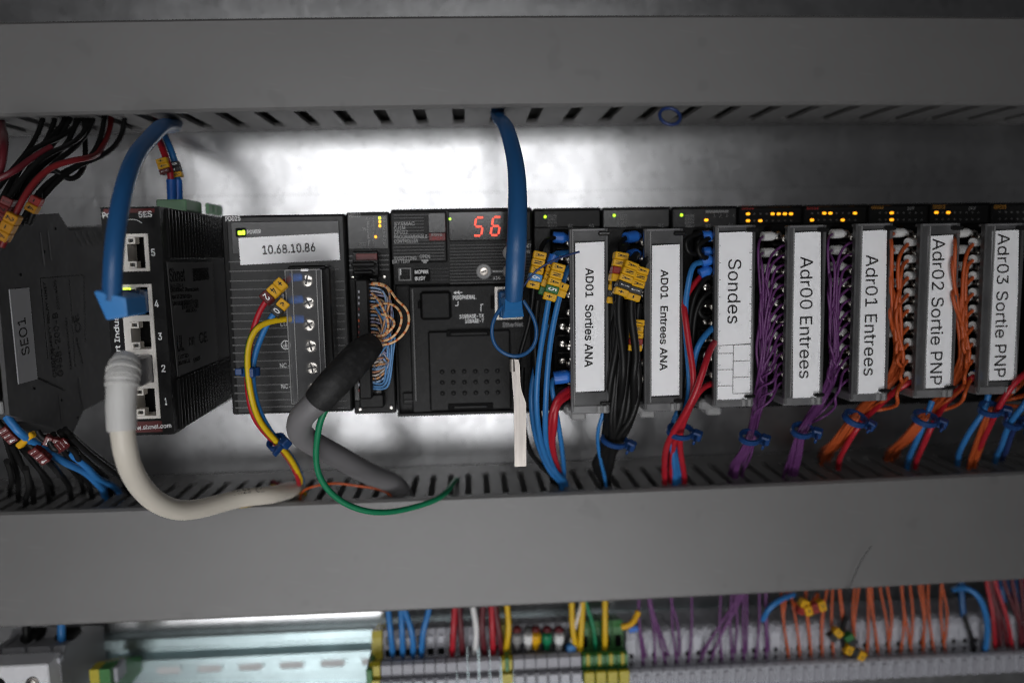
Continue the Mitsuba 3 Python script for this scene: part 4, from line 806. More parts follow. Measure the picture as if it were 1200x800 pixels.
# ------------------------------------------------------------------ wires at the analogue modules
def lug(k, p0, p1, d, bsdf, r=.0022, d1=None):
    a, b = U(*p0, d), U(*p1, d if d1 is None else d1)
    return ent(k+'__ferrule', tube([a, a+(b-a)*.5, a+(b-a)*.72, b], [r, r*1.02, r, r*.45], 12, 14), bsdf, True)
YS = 'sleeve_yellow'
q = wire('black_wire', 'black wire with the yellow sleeve ANA 6 + left of the AD01 Sorties cover', None, [(666, 278, 76), (655, 278, 79), (642, 281, 84), (634, 292, 90), (627, 325, 94), (624.5, 345, 94), (621, 372, 92), (613, 402, 90), (606, 440, 88), (612, 500, 82), (624, 532, 72), (640, 552, 62), ('L', 652, 568)], 1.0, 'wire_black')
sleeve(q, (633, 295), (624, 338), 94, list('ANA6+'), [YS, YS, YS, 'sleeve_blue', YS], .0028, 95, inks=['ink']*3+['print_white', 'ink'])
lug(q, (648, 278), (666, 279), 79, 'lug_blue', .0024)
q = wire('blue_wire', 'blue wire with the yellow sleeve ANA 5 + left of the AD01 Sorties cover', None, [(668, 296, 78), (656, 297, 84), (648, 302, 90), (646, 330, 95), (643, 352, 97), (637, 388, 98), (631, 430, 98), (629, 480, 94), (636, 525, 84), (650, 552, 68), ('L', 664, 569)], 1.25, 'wire_blue')
sleeve(q, (655, 309), (643, 352), 98, list('ANA5+'), [YS, YS, YS, 'sleeve_green', YS], .0028, 99, inks=['ink']*3+['print_white', 'ink'])
lug(q, (650, 299), (645, 312), 92, 'lug_blue', .0023)
sleeve(q, (648, 311), (637, 346), 93, list('//  '), [YS, YS, YS, 'sleeve_green'], .0026, 94)
q = wire('blue_wire', 'blue wire just left of the AD01 Sorties cover with a short yellow sleeve', None, [(670, 310, 80), (664, 318, 88), (659, 334, 94), (655, 350, 96), (648, 382, 97), (642, 428, 97), (639, 490, 92), (642, 530, 80), (654, 556, 64), ('L', 662, 569)], 1.25, 'wire_blue')
sleeve(q, (660, 331), (654, 347), 95, ['-', ' '], [YS, YS], .0026)
q = wire('black_wire', 'black wire hanging between the key and the blue wires', None, [(630, 352, 92), (627, 400, 92), (629, 440, 90), (632, 490, 86), (640, 530, 76), ('L', 655, 568)], 1.3, 'wire_black')
q = wire('blue_wire', 'blue wire nearest the key, bowing down into the lower duct', None, [(640, 380, 84), (628, 430, 88), (623, 458, 90), (625, 496, 86), (634, 530, 76), (648, 556, 62), ('L', 658, 570)], 1.25, 'wire_blue')
q = wire('black_wire', 'black wire curving behind the key into the lower duct', None, [(612, 430, 80), (612, 480, 80), (620, 525, 72), (634, 544, 62), ('L', 648, 566)], 1.2, 'wire_black')
q = wire('blue_wire', 'blue wire from the blue ferrule low beside the AD01 Sorties cover', None, [(670, 440, 76), (655, 441, 82), (647, 447, 86), (648, 462, 88), (654, 495, 84), (659, 530, 74), ('L', 661, 567)], 1.1, 'wire_blue')
lug(q, (649, 443), (672, 440), 84, 'lug_blue', .0029)
for j, (o, l_) in enumerate(((0, 'front'), (7, 'rear'))):
    wire('red_wire', f'{l_} of the two red wires curving out from under the AD01 Sorties cover', None, [(674, 453+o, 80), (662, 459+o, 86), (652, 470+o, 90), (645+o*.6, 492+o, 88), (643+o*.6, 515, 82), (648+o*.4, 540, 70), ('L', 657, 568)], 1.5, 'wire_red')

G4 = 'black wires with yellow sleeves between the AD01 Sorties and AD01 Entrees covers'
ysl = [(728, 296, 722, 330, 94, list('AN  '), [YS, YS, 'sleeve_red', YS]), (740, 307, 726, 346, 98, list('ANA1+'), [YS, YS, YS, 'sleeve_black', YS]), (752, 313, 740, 352, 97, list('ANA1-'), [YS, YS, YS, 'sleeve_black', YS]),
       (746, 374, 743, 411, 90, list('/NA -'), [YS, YS, YS, 'sleeve_red', YS]), (722, 326, 718, 356, 88, list('  + '), [YS, YS, 'sleeve_black', YS])]
for j, (a0, b0, a1, b1, dd, chs, bs) in enumerate(ysl):
    n_ = ['leftmost upper', 'foremost upper', 'right hand upper', 'lower right', 'rear left'][j]
    q = wire('black_wire', f'black wire with the {n_} yellow sleeve between the two AD01 covers', None, [(a0+6, b0-8, dd-6), (a0, b0, dd-1), (a1, b1, dd), (a1+(2, 3, 5, 0, -1)[j], min(b1+60, 430), dd-2), ((716, 730, 743, 740, 718)[j], 440, dd-4), ((712, 724, 742, 735, 714)[j], 480, 84), ((708, 716, 728, 722, 710)[j], 514, 76), ((703, 708, 714, 711, 702)[j], 540, 64), ('L', 709+j, 568)], 1.75, 'wire_black')
    sleeve(q, (a0, b0), (a1, b1), dd, chs, bs, .0030, dd+1, inks=['print_white' if b_ == 'sleeve_black' else 'ink' for b_ in bs])
for j, (x_, y_) in enumerate(((735, 352), (722, 360), (748, 356), (727, 356))):
    q = wire('black_wire', ('second', 'leftmost', 'rightmost', 'rear')[j]+' plain black wire hanging between the two AD01 covers', G4, [(x_, y_, 88), (x_+(2, -3, -2, 0)[j], 410, 90), (x_+(-2, -2, 0, -4)[j], 450, 88), (x_-8+(0, 2, -1, 1)[j], 490, 84), (717+(-2, 1, 5, 0)[j], 515, 78), (706+(-6, 8, 10, -8)[j], 542, 64), ('L', 709, 569)], 1.75, 'wire_black')
for j, (p, e) in enumerate((((733, 279), (750, 276)), ((736, 300), (750, 297)))):
    q = wire('black_wire', ['black wire from the upper blue ferrule beside the AD01 Entrees cover', 'black wire from the second blue ferrule beside the AD01 Entrees cover'][j], None, [(e[0], e[1], 80), (p[0], p[1], 84), (p[0]-6, p[1]+8, 88), (728+4*j, 300+10*j, 92)], 1.1, 'wire_black')
    lug(q, p, e, 84, 'lug_blue', .0025, 80)
wire('blue_wire', 'thin blue wire coming from under the AD01 Sorties cover down to the lower duct', None, [(708, 474, 82), (706, 486, 82), (701, 504, 80), (704, 540, 68), ('L', 710, 570)], .85, 'wire_blue')
tie('blue cable tie round the black wires under the AD01 covers', None, U(720, 515, 79), U(712, 535, 72)-U(730, 490, 84), .0052, .75, (1, .4), .006, 'tie_blue', .0024)

# between Entrees and Sondes
q = wire('blue_wire', 'blue wire bending down left of the Sondes cover', None, [(836, 302, 78), (824, 307, 84), (813, 311, 88), (807, 330, 90), (803, 366, 90), (806, 420, 90), (807, 462, 88), (798, 492, 80), (790, 515, 74), (790, 545, 64), ('L', 794, 566)], 1.25, 'wire_blue')
lug(q, (822, 307), (836, 303), 84, 'lug_blue', .0024)
q = wire('red_wire', 'red wire running down close to the AD01 Entrees cover', None, [(828, 318, 80), (816, 330, 84), (803, 350, 88), (803, 372, 92), (808, 408, 94), (812, 436, 95), (811, 468, 92), (803, 490, 86), (797, 512, 80), (800, 545, 64), ('L', 802, 566)], 1.35, 'wire_red')
lug(q, (820, 321), (834, 315), 84, 'lug_blue', .0023)
q = wire('red_wire', 'red wire crossing in front from the Sondes cover down to the lower duct', None, [(842, 396, 84), (833, 408, 92), (824, 434, 98), (812, 466, 97), (799, 490, 92), (788, 508, 86), (780, 528, 76), ('L', 779, 567)], 1.45, 'wire_red')
q = wire('red_wire', 'red wire emerging low beside the Sondes cover', None, [(842, 447, 80), (832, 450, 84), (820, 458, 88), (808, 478, 88), (796, 500, 84), (788, 530, 72), ('L', 787, 566)], 1.35, 'wire_red')
q = wire('blue_wire', 'blue wire entering behind the Sondes cover at half height', None, [(842, 380, 82), (834, 385, 86), (820, 402, 90), (813, 424, 90), (809, 456, 88), (800, 485, 82), (791, 510, 76), (793, 540, 64), ('L', 796, 565)], 1.35, 'wire_blue')
q = wire('blue_wire', 'wide blue wire at the bottom left of the Sondes group', None, [(806, 430, 80), (800, 470, 80), (790, 495, 80), (788, 520, 76), (790, 545, 62), ('L', 791, 567)], 1.6, 'wire_blue')
for j, sq_ in enumerate(([(838, 316, 82), (824, 330, 86), (814, 348, 88), (808, 380, 88), (805, 430, 86), (797, 480, 80), (785, 510, 74), ('L', 786, 563)], [(838, 338, 82), (826, 346, 86), (816, 364, 86), (812, 400, 84), (808, 440, 84), (795, 490, 80), ('L', 784, 564)],
                         [(836, 276, 78), (826, 282, 86), (818, 290, 88), (822, 300, 88), (836, 300, 80)], [(826, 273, 80), (812, 276, 86), (804, 284, 88), (808, 296, 88), (820, 294, 84)], [(838, 352, 78), (824, 356, 82), (819, 364, 83), (826, 372, 82), (838, 370, 78)])):
    wire('black_wire', ['black wire arching left of the Sondes cover, upper one', 'black wire arching left of the Sondes cover, lower one', 'black wire loop at the top left of the Sondes cover', 'black wire loop at the top right of the AD01 Entrees cover', 'black wire loop halfway up beside the Sondes cover'][j], None, sq_, 1.1, 'wire_black')
q = wire('black_wire', 'short black wire with a blue ferrule at the top left of the Sondes cover', None, [(838, 276, 77), (826, 277, 82), (818, 284, 84), (815, 300, 82)], 1.0, 'wire_black'); lug(q, (823, 277), (837, 276), 82, 'lug_blue', .0024)
q = wire('black_wire', 'short black wire with a second blue ferrule left of the Sondes cover', None, [(836, 296, 77), (828, 296, 80), (820, 304, 82)], 1.0, 'wire_black'); lug(q, (824, 296), (836, 295), 81, 'lug_blue', .0023)
tie('blue cable tie round the red and blue wires below the Sondes cover', None, U(797, 505, 84), U(790, 530, 76)-U(808, 470, 92), .0050, .8, (1, .5), .006, 'tie_blue', .0024)

# ------------------------------------------------------------------ violet and orange bundles
rnd = random.Random(11)
def bundle(name, bsdf, where, group, n, lx, ly0, pitch, rx, con, tie_at, end, r, lugs_left=True, rightlug=False, thick=9, side_mix=(1, 0)):
    cnt = [0, 0]
    nl = min(9, int(round(n*side_mix[0]))); order = [True]*nl+[False]*(n-nl); rnd.shuffle(order)
    for j in range(n):
        left = order[j]
        y = ly0+pitch*cnt[1] if left else ly0+pitch*(.55+(cnt[0]*1.0 if (rightlug and n-nl <= 9) else cnt[0]*8.4/max(n-nl-1, 1)))
        a = rnd.uniform(0, 2*np.pi); rho = thick*math.sqrt(rnd.random())
        o = np.array([math.cos(a), math.sin(a)])*rho
        ox, od = o[0], o[1]*.28
        if left: start = [(lx+9, y, 77), (lx, y, 79), (lx-5, y+3, 83), (lx-6+rnd.uniform(-2, 8), y+16, 87+rnd.uniform(-1, 5))]
        else: start = [(rx+9, y, 77), (rx+2, y+.5, 82), (rx-5+rnd.uniform(-1, 1), y+6, 84), (rx-11+rnd.uniform(-4, 3), y+22, 86+rnd.uniform(0, 4))]
        y3 = start[-1][1]
        mids = []
        if y3 < con[1]-45:
            f = .45; mids.append((start[-1][0]*(1-f)+(con[0]+ox)*f+rnd.uniform(-3, 3), y3*(1-f)+con[1]*f, 86+od))
        mids += [(con[0]+ox*.8, max(con[1], y3+10)+rnd.uniform(-4, 4), 83+od*.6), (con[0]*.55+tie_at[0]*.45+ox*.7, max(con[1], y3+10)*.5+tie_at[1]*.5, 74.5+od*.3), (tie_at[0]+ox*.72, tie_at[1]+rnd.uniform(-2, 2), 80+od)]
        f = .55
        mids.append((tie_at[0]*(1-f)+end[0]*f+ox*1.0+rnd.uniform(-2, 2), tie_at[1]*(1-f)+end[1]*f, 68+od))
        cnt[left] += 1
        say_ = (f'thin {where}, {nth(cnt[1]-1)} from the top on the left' if left else f'thin {where}, {nth(cnt[0]-1)} from the top on the right')
        q = wire(name, say_, group, start+mids+[('L', end[0]+ox*1.15, end[1]+rnd.uniform(-4, 5))], r, bsdf, sides=6, n=46)
        if left: lug(q, (lx-2.5, y), (lx+14, y-.5), 79.5, 'lug_white', .0020, 78)
        elif rightlug: lug(q, (rx-1.5, y), (rx+9, y), 83, 'lug_white', .0018, 79)
bundle('violet_wire', 'wire_violet', 'violet wire between the Sondes and Adr00 covers', 'violet wires between the Sondes and Adr00 covers', 24, 896, 277, 19, 915, (893, 440), (880, 511), (862, 556), .58, thick=7.5, side_mix=(.375, .6))
bundle('violet_wire', 'wire_violet', 'violet wire between the Adr00 and Adr01 covers', 'violet wires between the Adr00 and Adr01 covers', 22, 977, 274, 19, 993, (976, 440), (940, 503), (926, 553), .58, thick=7, side_mix=(.41, .6))
for j in range(8):
    q = wire('violet_wire', f'{nth(j)} violet wire from the right passing under the Adr00 cover', 'violet wires under the Adr00 cover', [(966+rnd.uniform(-5, 5), 450, 74), (960+rnd.uniform(-6, 6), 474, 74+rnd.uniform(-2, 1)), (941+rnd.uniform(-6, 6), 503, 79+rnd.uniform(-3, 3)), (934+rnd.uniform(-7, 7), 530, 67), ('L', 926+rnd.uniform(-9, 8), 552)], .6, 'wire_violet', sides=6)
bundle('orange_wire', 'wire_orange', 'orange wire between the Adr01 and Adr02 covers', 'orange wires between the Adr01 and Adr02 covers', 14, 1049, 273, 19.5, 1065, (1053, 425), (1003, 489), (968, 538), .85, rightlug=True, thick=8, side_mix=(.36, .64))
bundle('orange_wire', 'wire_orange', 'orange wire between the Adr02 and Adr03 covers', 'orange wires between the Adr02 and Adr03 covers', 13, 1124, 273, 19.5, 1141, (1130, 425), (1084, 489), (1046, 536), .85, rightlug=True, thick=8.5, side_mix=(.30, .70))
bundle('orange_wire', 'wire_orange', 'orange wire right of the Adr03 cover', 'orange wires right of the Adr03 cover', 7, 1202, 330, 17, 1222, (1205, 430), (1162, 478), (1137, 545), .95, rightlug=True, thick=5, side_mix=(0, 1))
_col = {}
for j, (x_, y0, wi) in enumerate(((1127, 349, 1), (1126, 368, 1), (1047, 371, 1), (1046, 390, 1))):
    kk = thing('ferrule', (lambda c_: f'spare white screw sleeve beside the {c_} cover, {nth(_col.setdefault(c_, itertools.count()).__next__())} from the top')('Adr02' if x_ > 1100 else 'Adr01' if x_ > 1000 else 'Adr00' if x_ > 950 else 'Sondes'), 'ferrule', 'white sleeves on the terminal screws')
    scene[kk] = mikit.ply(tube([U(x_-6, y0, 79), U(x_+3, y0, 79), U(x_+8, y0-.3, 78.6), U(x_+11, y0-.5, 78)], [.0020, .0020, .0018, .0009], 12, 14), 'lug_white', True)
for nm, at, ax0, ax1, r_, l_ in (('v1', (879, 512, 83), (888, 470, 90), (868, 545, 70), .0040, 'blue cable tie round the violet wires below the Sondes cover'), ('v2', (940, 504, 82), (955, 470, 90), (930, 540, 68), .0040, 'blue cable tie round the violet wires below the Adr00 cover'),
                       ('o1', (1002, 490, 84), (1030, 455, 92), (975, 530, 70), .0046, 'blue cable tie round the orange wires below the Adr01 cover'), ('o2', (1084, 490, 84), (1105, 445, 92), (1056, 528, 70), .0048, 'blue cable tie round the orange wires below the Adr02 cover'),
                       ('o3', (1160, 479, 84), (1185, 440, 92), (1140, 530, 66), .0042, 'blue cable tie round the orange and blue wires below the Adr03 cover')):
    tie(l_, None, U(*at), U(*ax1)-U(*ax0), r_, .85, (1, .55), .006, 'tie_blue', .0026)
# red and blue supply wires of the right hand modules
for s_, b, l_ in (([(1080, 441, 78), (1070, 446, 82), (1052, 456, 80), (1036, 470, 74), (1012, 492, 80), (990, 525, 70), ('L', 982, 550)], 'wire_red', 'red wire leaving the left edge of the Adr02 cover and joining the orange bundle'),
                  ([(1154, 436, 78), (1143, 440, 83), (1129, 452, 81), (1112, 468, 74), (1094, 495, 80), (1080, 525, 70), ('L', 1072, 549)], 'wire_red', 'red wire leaving the left edge of the Adr03 cover and joining the orange bundle'),
                  ([(1092, 470, 80), (1084, 492, 80), (1072, 520, 70), ('L', 1063, 547)], 'wire_blue', 'blue wire below the Adr02 bundle beside the red one'),
                  ([(1158, 462, 80), (1153, 480, 80), (1140, 500, 76), (1126, 525, 66), ('L', 1122, 545)], 'wire_blue', 'blue wire leaving the tie below the Adr03 cover to the left'),
                  ([(1230, 428, 80), (1204, 436, 88), (1188, 450, 90), (1172, 474, 86), (1152, 515, 70), ('L', 1142, 545)], 'wire_red', 'dark red wire coming in from the right edge into the Adr03 bundle'),
                  ([(1212, 455, 90), (1199, 475, 88), (1184, 495, 82), (1174, 520, 72), ('L', 1166, 542)], 'wire_blue', 'front blue wire at the right edge below the last module'),
                  ([(1220, 470, 86), (1206, 485, 84), (1190, 500, 78), (1180, 525, 66), ('L', 1174, 540)], 'wire_navy', 'rear blue wire at the right edge below the last module')):
    q = wire({'wire_red': 'red_wire', 'wire_blue': 'blue_wire', 'wire_navy': 'blue_wire'}[b], l_, None, s_, 1.35, b)
    if 'cover and' in l_: lug(q, (s_[1][0]-1, s_[1][1]), (s_[1][0]+9, s_[1][1]-2), 83, 'lug_blue', .0025)
tie('blue cable tie round the blue wires at the right edge', None, U(1188, 494, 82), U(1174, 520, 72)-U(1200, 475, 88), .0036, .9, (.8, .6), .006, 'tie_blue', .0026)
# small loop of wire peeping out of the upper duct, wires lying inside it
kk = thing('wire_loop', 'small blue wire ring hanging out of the upper duct', 'wire')
scene[kk] = mikit.ply(tube([U(785+12*math.cos(t), 136.5+9.5*math.sin(t)+1.5*math.cos(t), 60+2*math.sin(t)) for t in np.linspace(-1.4, 2*math.pi-1.2, 30)], .0008, 8, 70), 'wire_navy', True)
for j, (y_, dz, b) in enumerate(((-.045, .006, 'wire_red'), (-.038, .007, 'wire_maroon'), (-.048, .010, 'wire_black'))):
    kk = thing('wire', ['red wire lying inside the upper duct behind its slots', 'dark red wire lying inside the upper duct behind its slots', 'black wire lying inside the upper duct behind its slots'][j], 'wire')
    xs = np.linspace(.02, .26, 9); scene[kk] = mikit.ply(tube([(x, y_+.003*math.sin(x*40+j), ZUC+.002+dz*.6+bow_u(x)) for x in xs], .0016, 8, 60), b, True)
wire('hair_wire', 'very thin dark strand standing across the lower duct at the right', None, [(988, 706, 63.5), (1004, 668, 66), (1012, 652, 67), (1021, 640, 66)], .16, 'wire_black', cat_='strand', n=24)

# ------------------------------------------------------------------ lower rail, terminal blocks and breaker
def zpy(py, d, px=560): return U(px, py, d)[2]
k = thing('din_rail', 'zinc plated mounting rail with oblong holes at the bottom left', 'rail')
z0, z1 = zpy(812, 8, 300), zpy(741, 8, 300)
zr = np.linspace(z1, z0, 9)
rx0, rx1 = U(112, 770, 8)[0], U(1230, 760, 8)[0]
h = z1-z0
prof = [(-.0075, z1), (-.0085, z1-.0002), (-.0085, z1-h*.20), (-.0025, z1-h*.30), (-.0025, z1-h*.78), (-.0085, z1-h*.88), (-.0085, z0-.004), (-.0075, z0-.004), (-.0075, z1-h*.90), (-.0012, z1-h*.80), (-.0012, z1-h*.28), (-.0075, z1-h*.18)]
prof = [(-.0072, z1), (-.0088, z1-.0006), (-.0088, z1-.0056), (-.0030, z1-.0090), (-.0030, z1-.0105), (-.0082, z1-.0130), (-.0082, z1-.0165), (-.0022, z1-.0185), (-.0022, z0-.006), (-.0008, z0-.006), (-.0008, z1)]
ent(k+'__channel', prism_x(Polygon(prof), rx0, rx1), 'zinc_rail')
for i in range(6):
    c = U(198+48*i, 784.5-2.1*i, 2.4); w = 15*mm(3); hh = 4.6*mm(3)
    ent(k+'__hole', extr(sbox(c[0]-w+hh, c[2]-.00001, c[0]+w-hh, c[2]+.00001).buffer(hh), -.0026, -.0020), 'hole_grey')
    ent(k+'__hole_edge', extr(sbox(c[0]-w+hh, c[2]-.00001, c[0]+w-hh, c[2]+.00001).buffer(hh+.0006).difference(sbox(c[0]-w+hh, c[2]-.00001, c[0]+w-hh, c[2]+.00001).buffer(hh)), -.0029, -.0022), 'zinc_rail')

def prof_a(s): return Polygon([(-.006, zpy(728, 10)), (-.033, zpy(733, 33)), (-.0345, zpy(741, 34)), (-.036, zpy(766, 36)), (-.045, zpy(769, 45)), (-.0475, zpy(774, 47)), (-.0475, zpy(786, 47)), (-.046, zpy(789, 46)), (-.050, zpy(791, 50)), (-.051, zpy(812, 51)), (-.006, zpy(812, 51))])
def prof_c(s): return Polygon([(-.006, zpy(738, 20)), (-.036, zpy(742, 36)), (-.0385, zpy(746, 38)), (-.0385, zpy(756, 38)), (-.0360, zpy(759, 36)), (-.037, zpy(783, 37)), (-.0375, zpy(790, 37)), (-.044, zpy(792, 44)), (-.046, zpy(797, 46)), (-.046, zpy(818, 46)), (-.006, zpy(818, 46))])
def slab(k, part, poly, pa, pb, dref, bsdf, gap=.0005):
    xa, xb = U(pa, 775, dref)[0]+gap/2, U(pb, 775, dref)[0]-gap/2
    return ent(k+'__'+part, prism_x(poly.buffer(-.0002, join_style=1), xa, xb), bsdf), xa, xb
def blocks(pa, pb, n, poly, dref, bsdf, label, group, name='terminal_block', extra=None):
    for i in range(n):
        a, b = pa+(pb-pa)*i/n, pa+(pb-pa)*(i+1)/n
        k = thing(name, label if n == 1 else f'{nth(i)} {label}, counted from the left', 'terminal block', group)
        _, xa, xb = slab(k, 'body', poly, a, b, dref, bsdf)
        if extra: extra(k, xa, xb, i)
PA, PC = prof_a(0), prof_c(0)
za, zf = zpy(768, 38), zpy(744, 35)
def ex_a(k, xa, xb, i):
    m = (xa+xb)/2; w = (xb-xa)
    ent(k+'__wire_funnel', cb(xa+w*.15, xb-w*.15, -.0362, -.034, zpy(765, 36), zpy(757, 36), .0004), 'deep_black')
    ent(k+'__screw_shaft', cb(xa+w*.22, xb-w*.22, -.0356, -.033, zpy(752, 36), zpy(743, 36), .0004), 'term_white' if i % 3 else 'term_dark')
    ent(k+'__marker_tag', cb(xa+w*.1, xb-w*.1, -.0516, -.050, zpy(806, 51), zpy(793.5, 51), .0003), 'term_white')
blocks(448, 586, 11, PA, 40, 'term_grey', 'grey terminal block left of the single earth block', 'grey terminal blocks at the left of the bottom row', extra=ex_a)
blocks(434, 447.5, 1, PA, 40, 'term_yellow', 'yellow and green end block at the left end of the bottom terminal row', None, 'end_block', extra=lambda k, xa, xb, i: ent(k+'__green_face', cb(xa-.0012, xa+.0018, -.050, -.03, zpy(812, 48), zpy(776, 48), .0005), 'term_green'))
def ex_e(k, xa, xb, i):
    m = (xa+xb)/2; w = xb-xa
    ent(k+'__green_stripe', cb(xa+w*.3, xb-w*.3, -.0482, -.04, zpy(787, 47), zpy(771, 47), .0003), 'term_green')
    ent(k+'__wire_funnel', cb(xa+w*.2, xb-w*.2, -.0362, -.034, zpy(765, 36), zpy(756, 36), .0004), 'deep_black')
blocks(587, 600, 1, PA, 40, 'term_yellow', 'single yellow green earth block between the two grey groups', None, extra=ex_e)
def ex_b(k, xa, xb, i):
    m = (xa+xb)/2; w = xb-xa
    ent(k+'__dark_top', cb(xa+.0002, xb-.0002, -.0366, -.033, zpy(767, 36), zpy(741, 35), .0004), 'wire_black')
    ent(k+'__screw_shaft', cb(xa+w*.28, xb-w*.28, -.0371, -.0355, zpy(765, 36), zpy(753, 36), .0004), 'term_dark')
    ent(k+'__marker_tag', cb(xa+w*.1, xb-w*.1, -.0516, -.050, zpy(806, 51), zpy(793.5, 51), .0003), 'term_white')
blocks(600.5, 679, 6, PA, 40, 'term_grey', 'grey terminal block with a black top under the test plugs', 'grey terminal blocks with black tops', extra=ex_b)
blocks(680, 733, 4, PA, 40, 'term_green', 'green earth block with yellow front in the bottom row', 'green and yellow earth blocks', 'earth_block', extra=lambda k, xa, xb, i: (ent(k+'__yellow_front', cb(xa+.0001, xb-.0001, -.0524, -.050, zpy(812, 51), zpy(792, 51), .0004), 'term_yellow'), ent(k+'__wire_funnel', cb(xa+.001, xb-.001, -.0362, -.034, zpy(765, 36), zpy(752, 36), .0004), 'deep_black'), ent(k+'__yellow_stripe', cb(xa+.0018, xb-.0018, -.0480, -.046, zpy(786, 47), zpy(772, 47), .0003), 'term_yellow')))
def ex_c(k, xa, xb, i):
    w = xb-xa; m = (xa+xb)/2
    ent(k+'__wire_hole', revolve([(0, .0004), (.0011, .0004), (.0012, -.002)][::-1], (m, -.0371, zpy(777, 37)), (0, -1, 0), 10), 'deep_black')
    ent(k+'__wire_hole', cb(m-.0010, m+.0010, -.0376, -.036, zpy(790.5, 37), zpy(784, 37), .0003), 'deep_black')
    ent(k+'__ferrule_tip', cb(m-.0005, m+.0005, -.0385, -.036, zpy(791, 37), zpy(786, 37), .0002), 'term_white')
    ent(k+'__ridge', cb(xa+w*.12, xb-w*.12, -.0396, -.037, zpy(755, 38), zpy(747, 38), .0004), 'term_grey')
    ent(k+'__lower_ridge', cb(xa+w*.2, xb-w*.2, -.0470, -.044, zpy(818, 46), zpy(799, 46), .0005), 'term_grey')
blocks(735, 1232, 38, PC, 40, 'term_white', 'pale terminal block of the long row at the bottom right', 'pale terminal blocks at the bottom right', extra=ex_c)

def dwire(name, label, group, px0, px1, yend, bsdf, r=1.0, d0=40, d1=38, y0=None, cur=0):
    y0 = y0 if y0 is not None else 742-.049*px0-8
    top = U(px0, y0, d0); top = top+np.array([0, 0, .012])
    q = thing(name, label, 'wire', group)
    scene[q] = mikit.ply(tube([top, U(px0, y0+2, d0), U((px0+px1)/2+cur, (y0+yend)/2, d0+2), U(px1, yend, d1), U(px1, yend+2, d1-4)], r/1000, 8, 24), bsdf, True)
    return q
for i, (a, b, c_, l_) in enumerate(((455, 460, 'wire_blue', 'leftmost blue wire above the bottom terminal row'), (470, 472, 'wire_blue', 'second blue wire above the bottom terminal row'), (474, 484, 'wire_blue', 'third blue wire from the left, slanting right'), (503, 494, 'wire_blue', 'fourth blue wire from the left, slanting left'),
                           (533, 530, 'wire_red', 'bright red wire entering a grey terminal block'), (538, 542, 'wire_maroon', 'dark red wire beside the bright red one'), (554, 556, 'wire_white', 'white wire entering a grey terminal block'), (566, 568, 'wire_maroon', 'dark red wire right of the white wire'), (576, 578, 'wire_red', 'red wire left of the yellow earth wire'), (580, 588, 'wire_maroon', 'dark red wire slanting beside the yellow earth wire'),
                           (594, 592, 'wire_yellow', 'yellow earth wire at the single earth block'), (670, 676, 'wire_yellow', 'yellow wire left of the white one at the earth blocks'), (683, 680, 'wire_yellow', 'yellow wire crossing behind the white one at the earth blocks'), (709, 709, 'wire_yellow', 'yellow wire entering the third green earth block'), (686, 698, 'wire_green', 'green wire entering a green earth block'))):
    dwire(c_.replace('wire_', '').replace('maroon', 'red')+'_wire', l_, None, a, b, 765, c_, 1.5 if i != 14 else 1.0, cur=(0, 0, 3, -2)[i % 4])
q = dwire('white_wire', 'cream wire ending in a round blue plug', None, 682, 669, 756, 'cable_cream', 1.0)
ent(q+'__plug', revolve([(0, .0036), (.0020, .0034), (.0027, .0022), (.0027, -.001), (0, -.0012)][::-1], U(669, 759, 40), (0, -1, .3), 14), 'wire_blue')
for i, (px, c1, c2, l_) in enumerate(((606, 'latch_grey', 'red_dark', 'grey test plug with a pinkish tip'), (619, 'wire_white', 'term_dark', 'white test plug, the left one'), (628, 'sleeve_yellow', 'red_dark', 'orange test plug with a red tip'), (641, 'wire_green', 'wire_maroon', 'green test plug with a red tip'), (655, 'wire_white', 'wire_maroon', 'white test plug with a red tip, the right one'))):
    k = thing('test_plug', l_+' above the black topped terminal blocks', 'test plug')
    ent(k+'__body', revolve([(0, .006), (.0020, .0058), (.0026, .0045), (.0026, .001), (.0018, 0), (.0016, -.004)][::-1], U(px, 752, 38), (0, -.35, 1), 14), c1)
    ent(k+'__tip', revolve([(0, .004), (.0014, .0038), (.0021, .003), (.0022, 0), (0, -.0006)][::-1], U(px, 741, 37), (0, -.35, 1), 14), c2)
rnd = random.Random(4)
hp = [U(0, 0, 0)]*0
def hole_px(i): return 735+(1232-735)*(i+.5)/38
CV, CO = itertools.count(), itertools.count()
GV, GO, GR = 'violet wires entering the terminal blocks at the bottom right', 'orange wires entering the terminal blocks at the bottom right', 'red wires at the bottom right corner'
for i in range(2, 14):
    h_ = hole_px(i-1); y_ = 789-.049*(h_-560); a = h_+rnd.uniform(-9, 6)
    if i in (3, 4, 7, 8): a = (760 if i < 6 else 868)+rnd.uniform(-3, 3)
    dwire('violet_wire', f'{nth(next(CV))} violet wire from the left above the pale terminal blocks', GV, a, h_, y_, 'wire_violet', .62, cur=rnd.uniform(-3, 3))
    if i % 3: dwire('violet_wire', f'{nth(next(CV))} violet wire from the left above the pale terminal blocks', GV, a+rnd.uniform(-4, 4), h_+2, y_-12, 'wire_violet', .62, cur=rnd.uniform(-4, 4))
for i in range(15, 30):
    h_ = hole_px(i-1); y_ = 789-.049*(h_-560); a = h_+rnd.uniform(-12, 5)
    dwire('orange_wire', f'{nth(next(CO))} orange wire from the left above the pale terminal blocks', GO, a, h_, y_, 'wire_orange', .62, cur=rnd.uniform(-4, 4))
    if i % 3 != 1: dwire('orange_wire', f'{nth(next(CO))} orange wire from the left above the pale terminal blocks', GO, a+rnd.uniform(-6, 10), h_-1, y_-11, 'wire_orange', .62, cur=rnd.uniform(-5, 5))
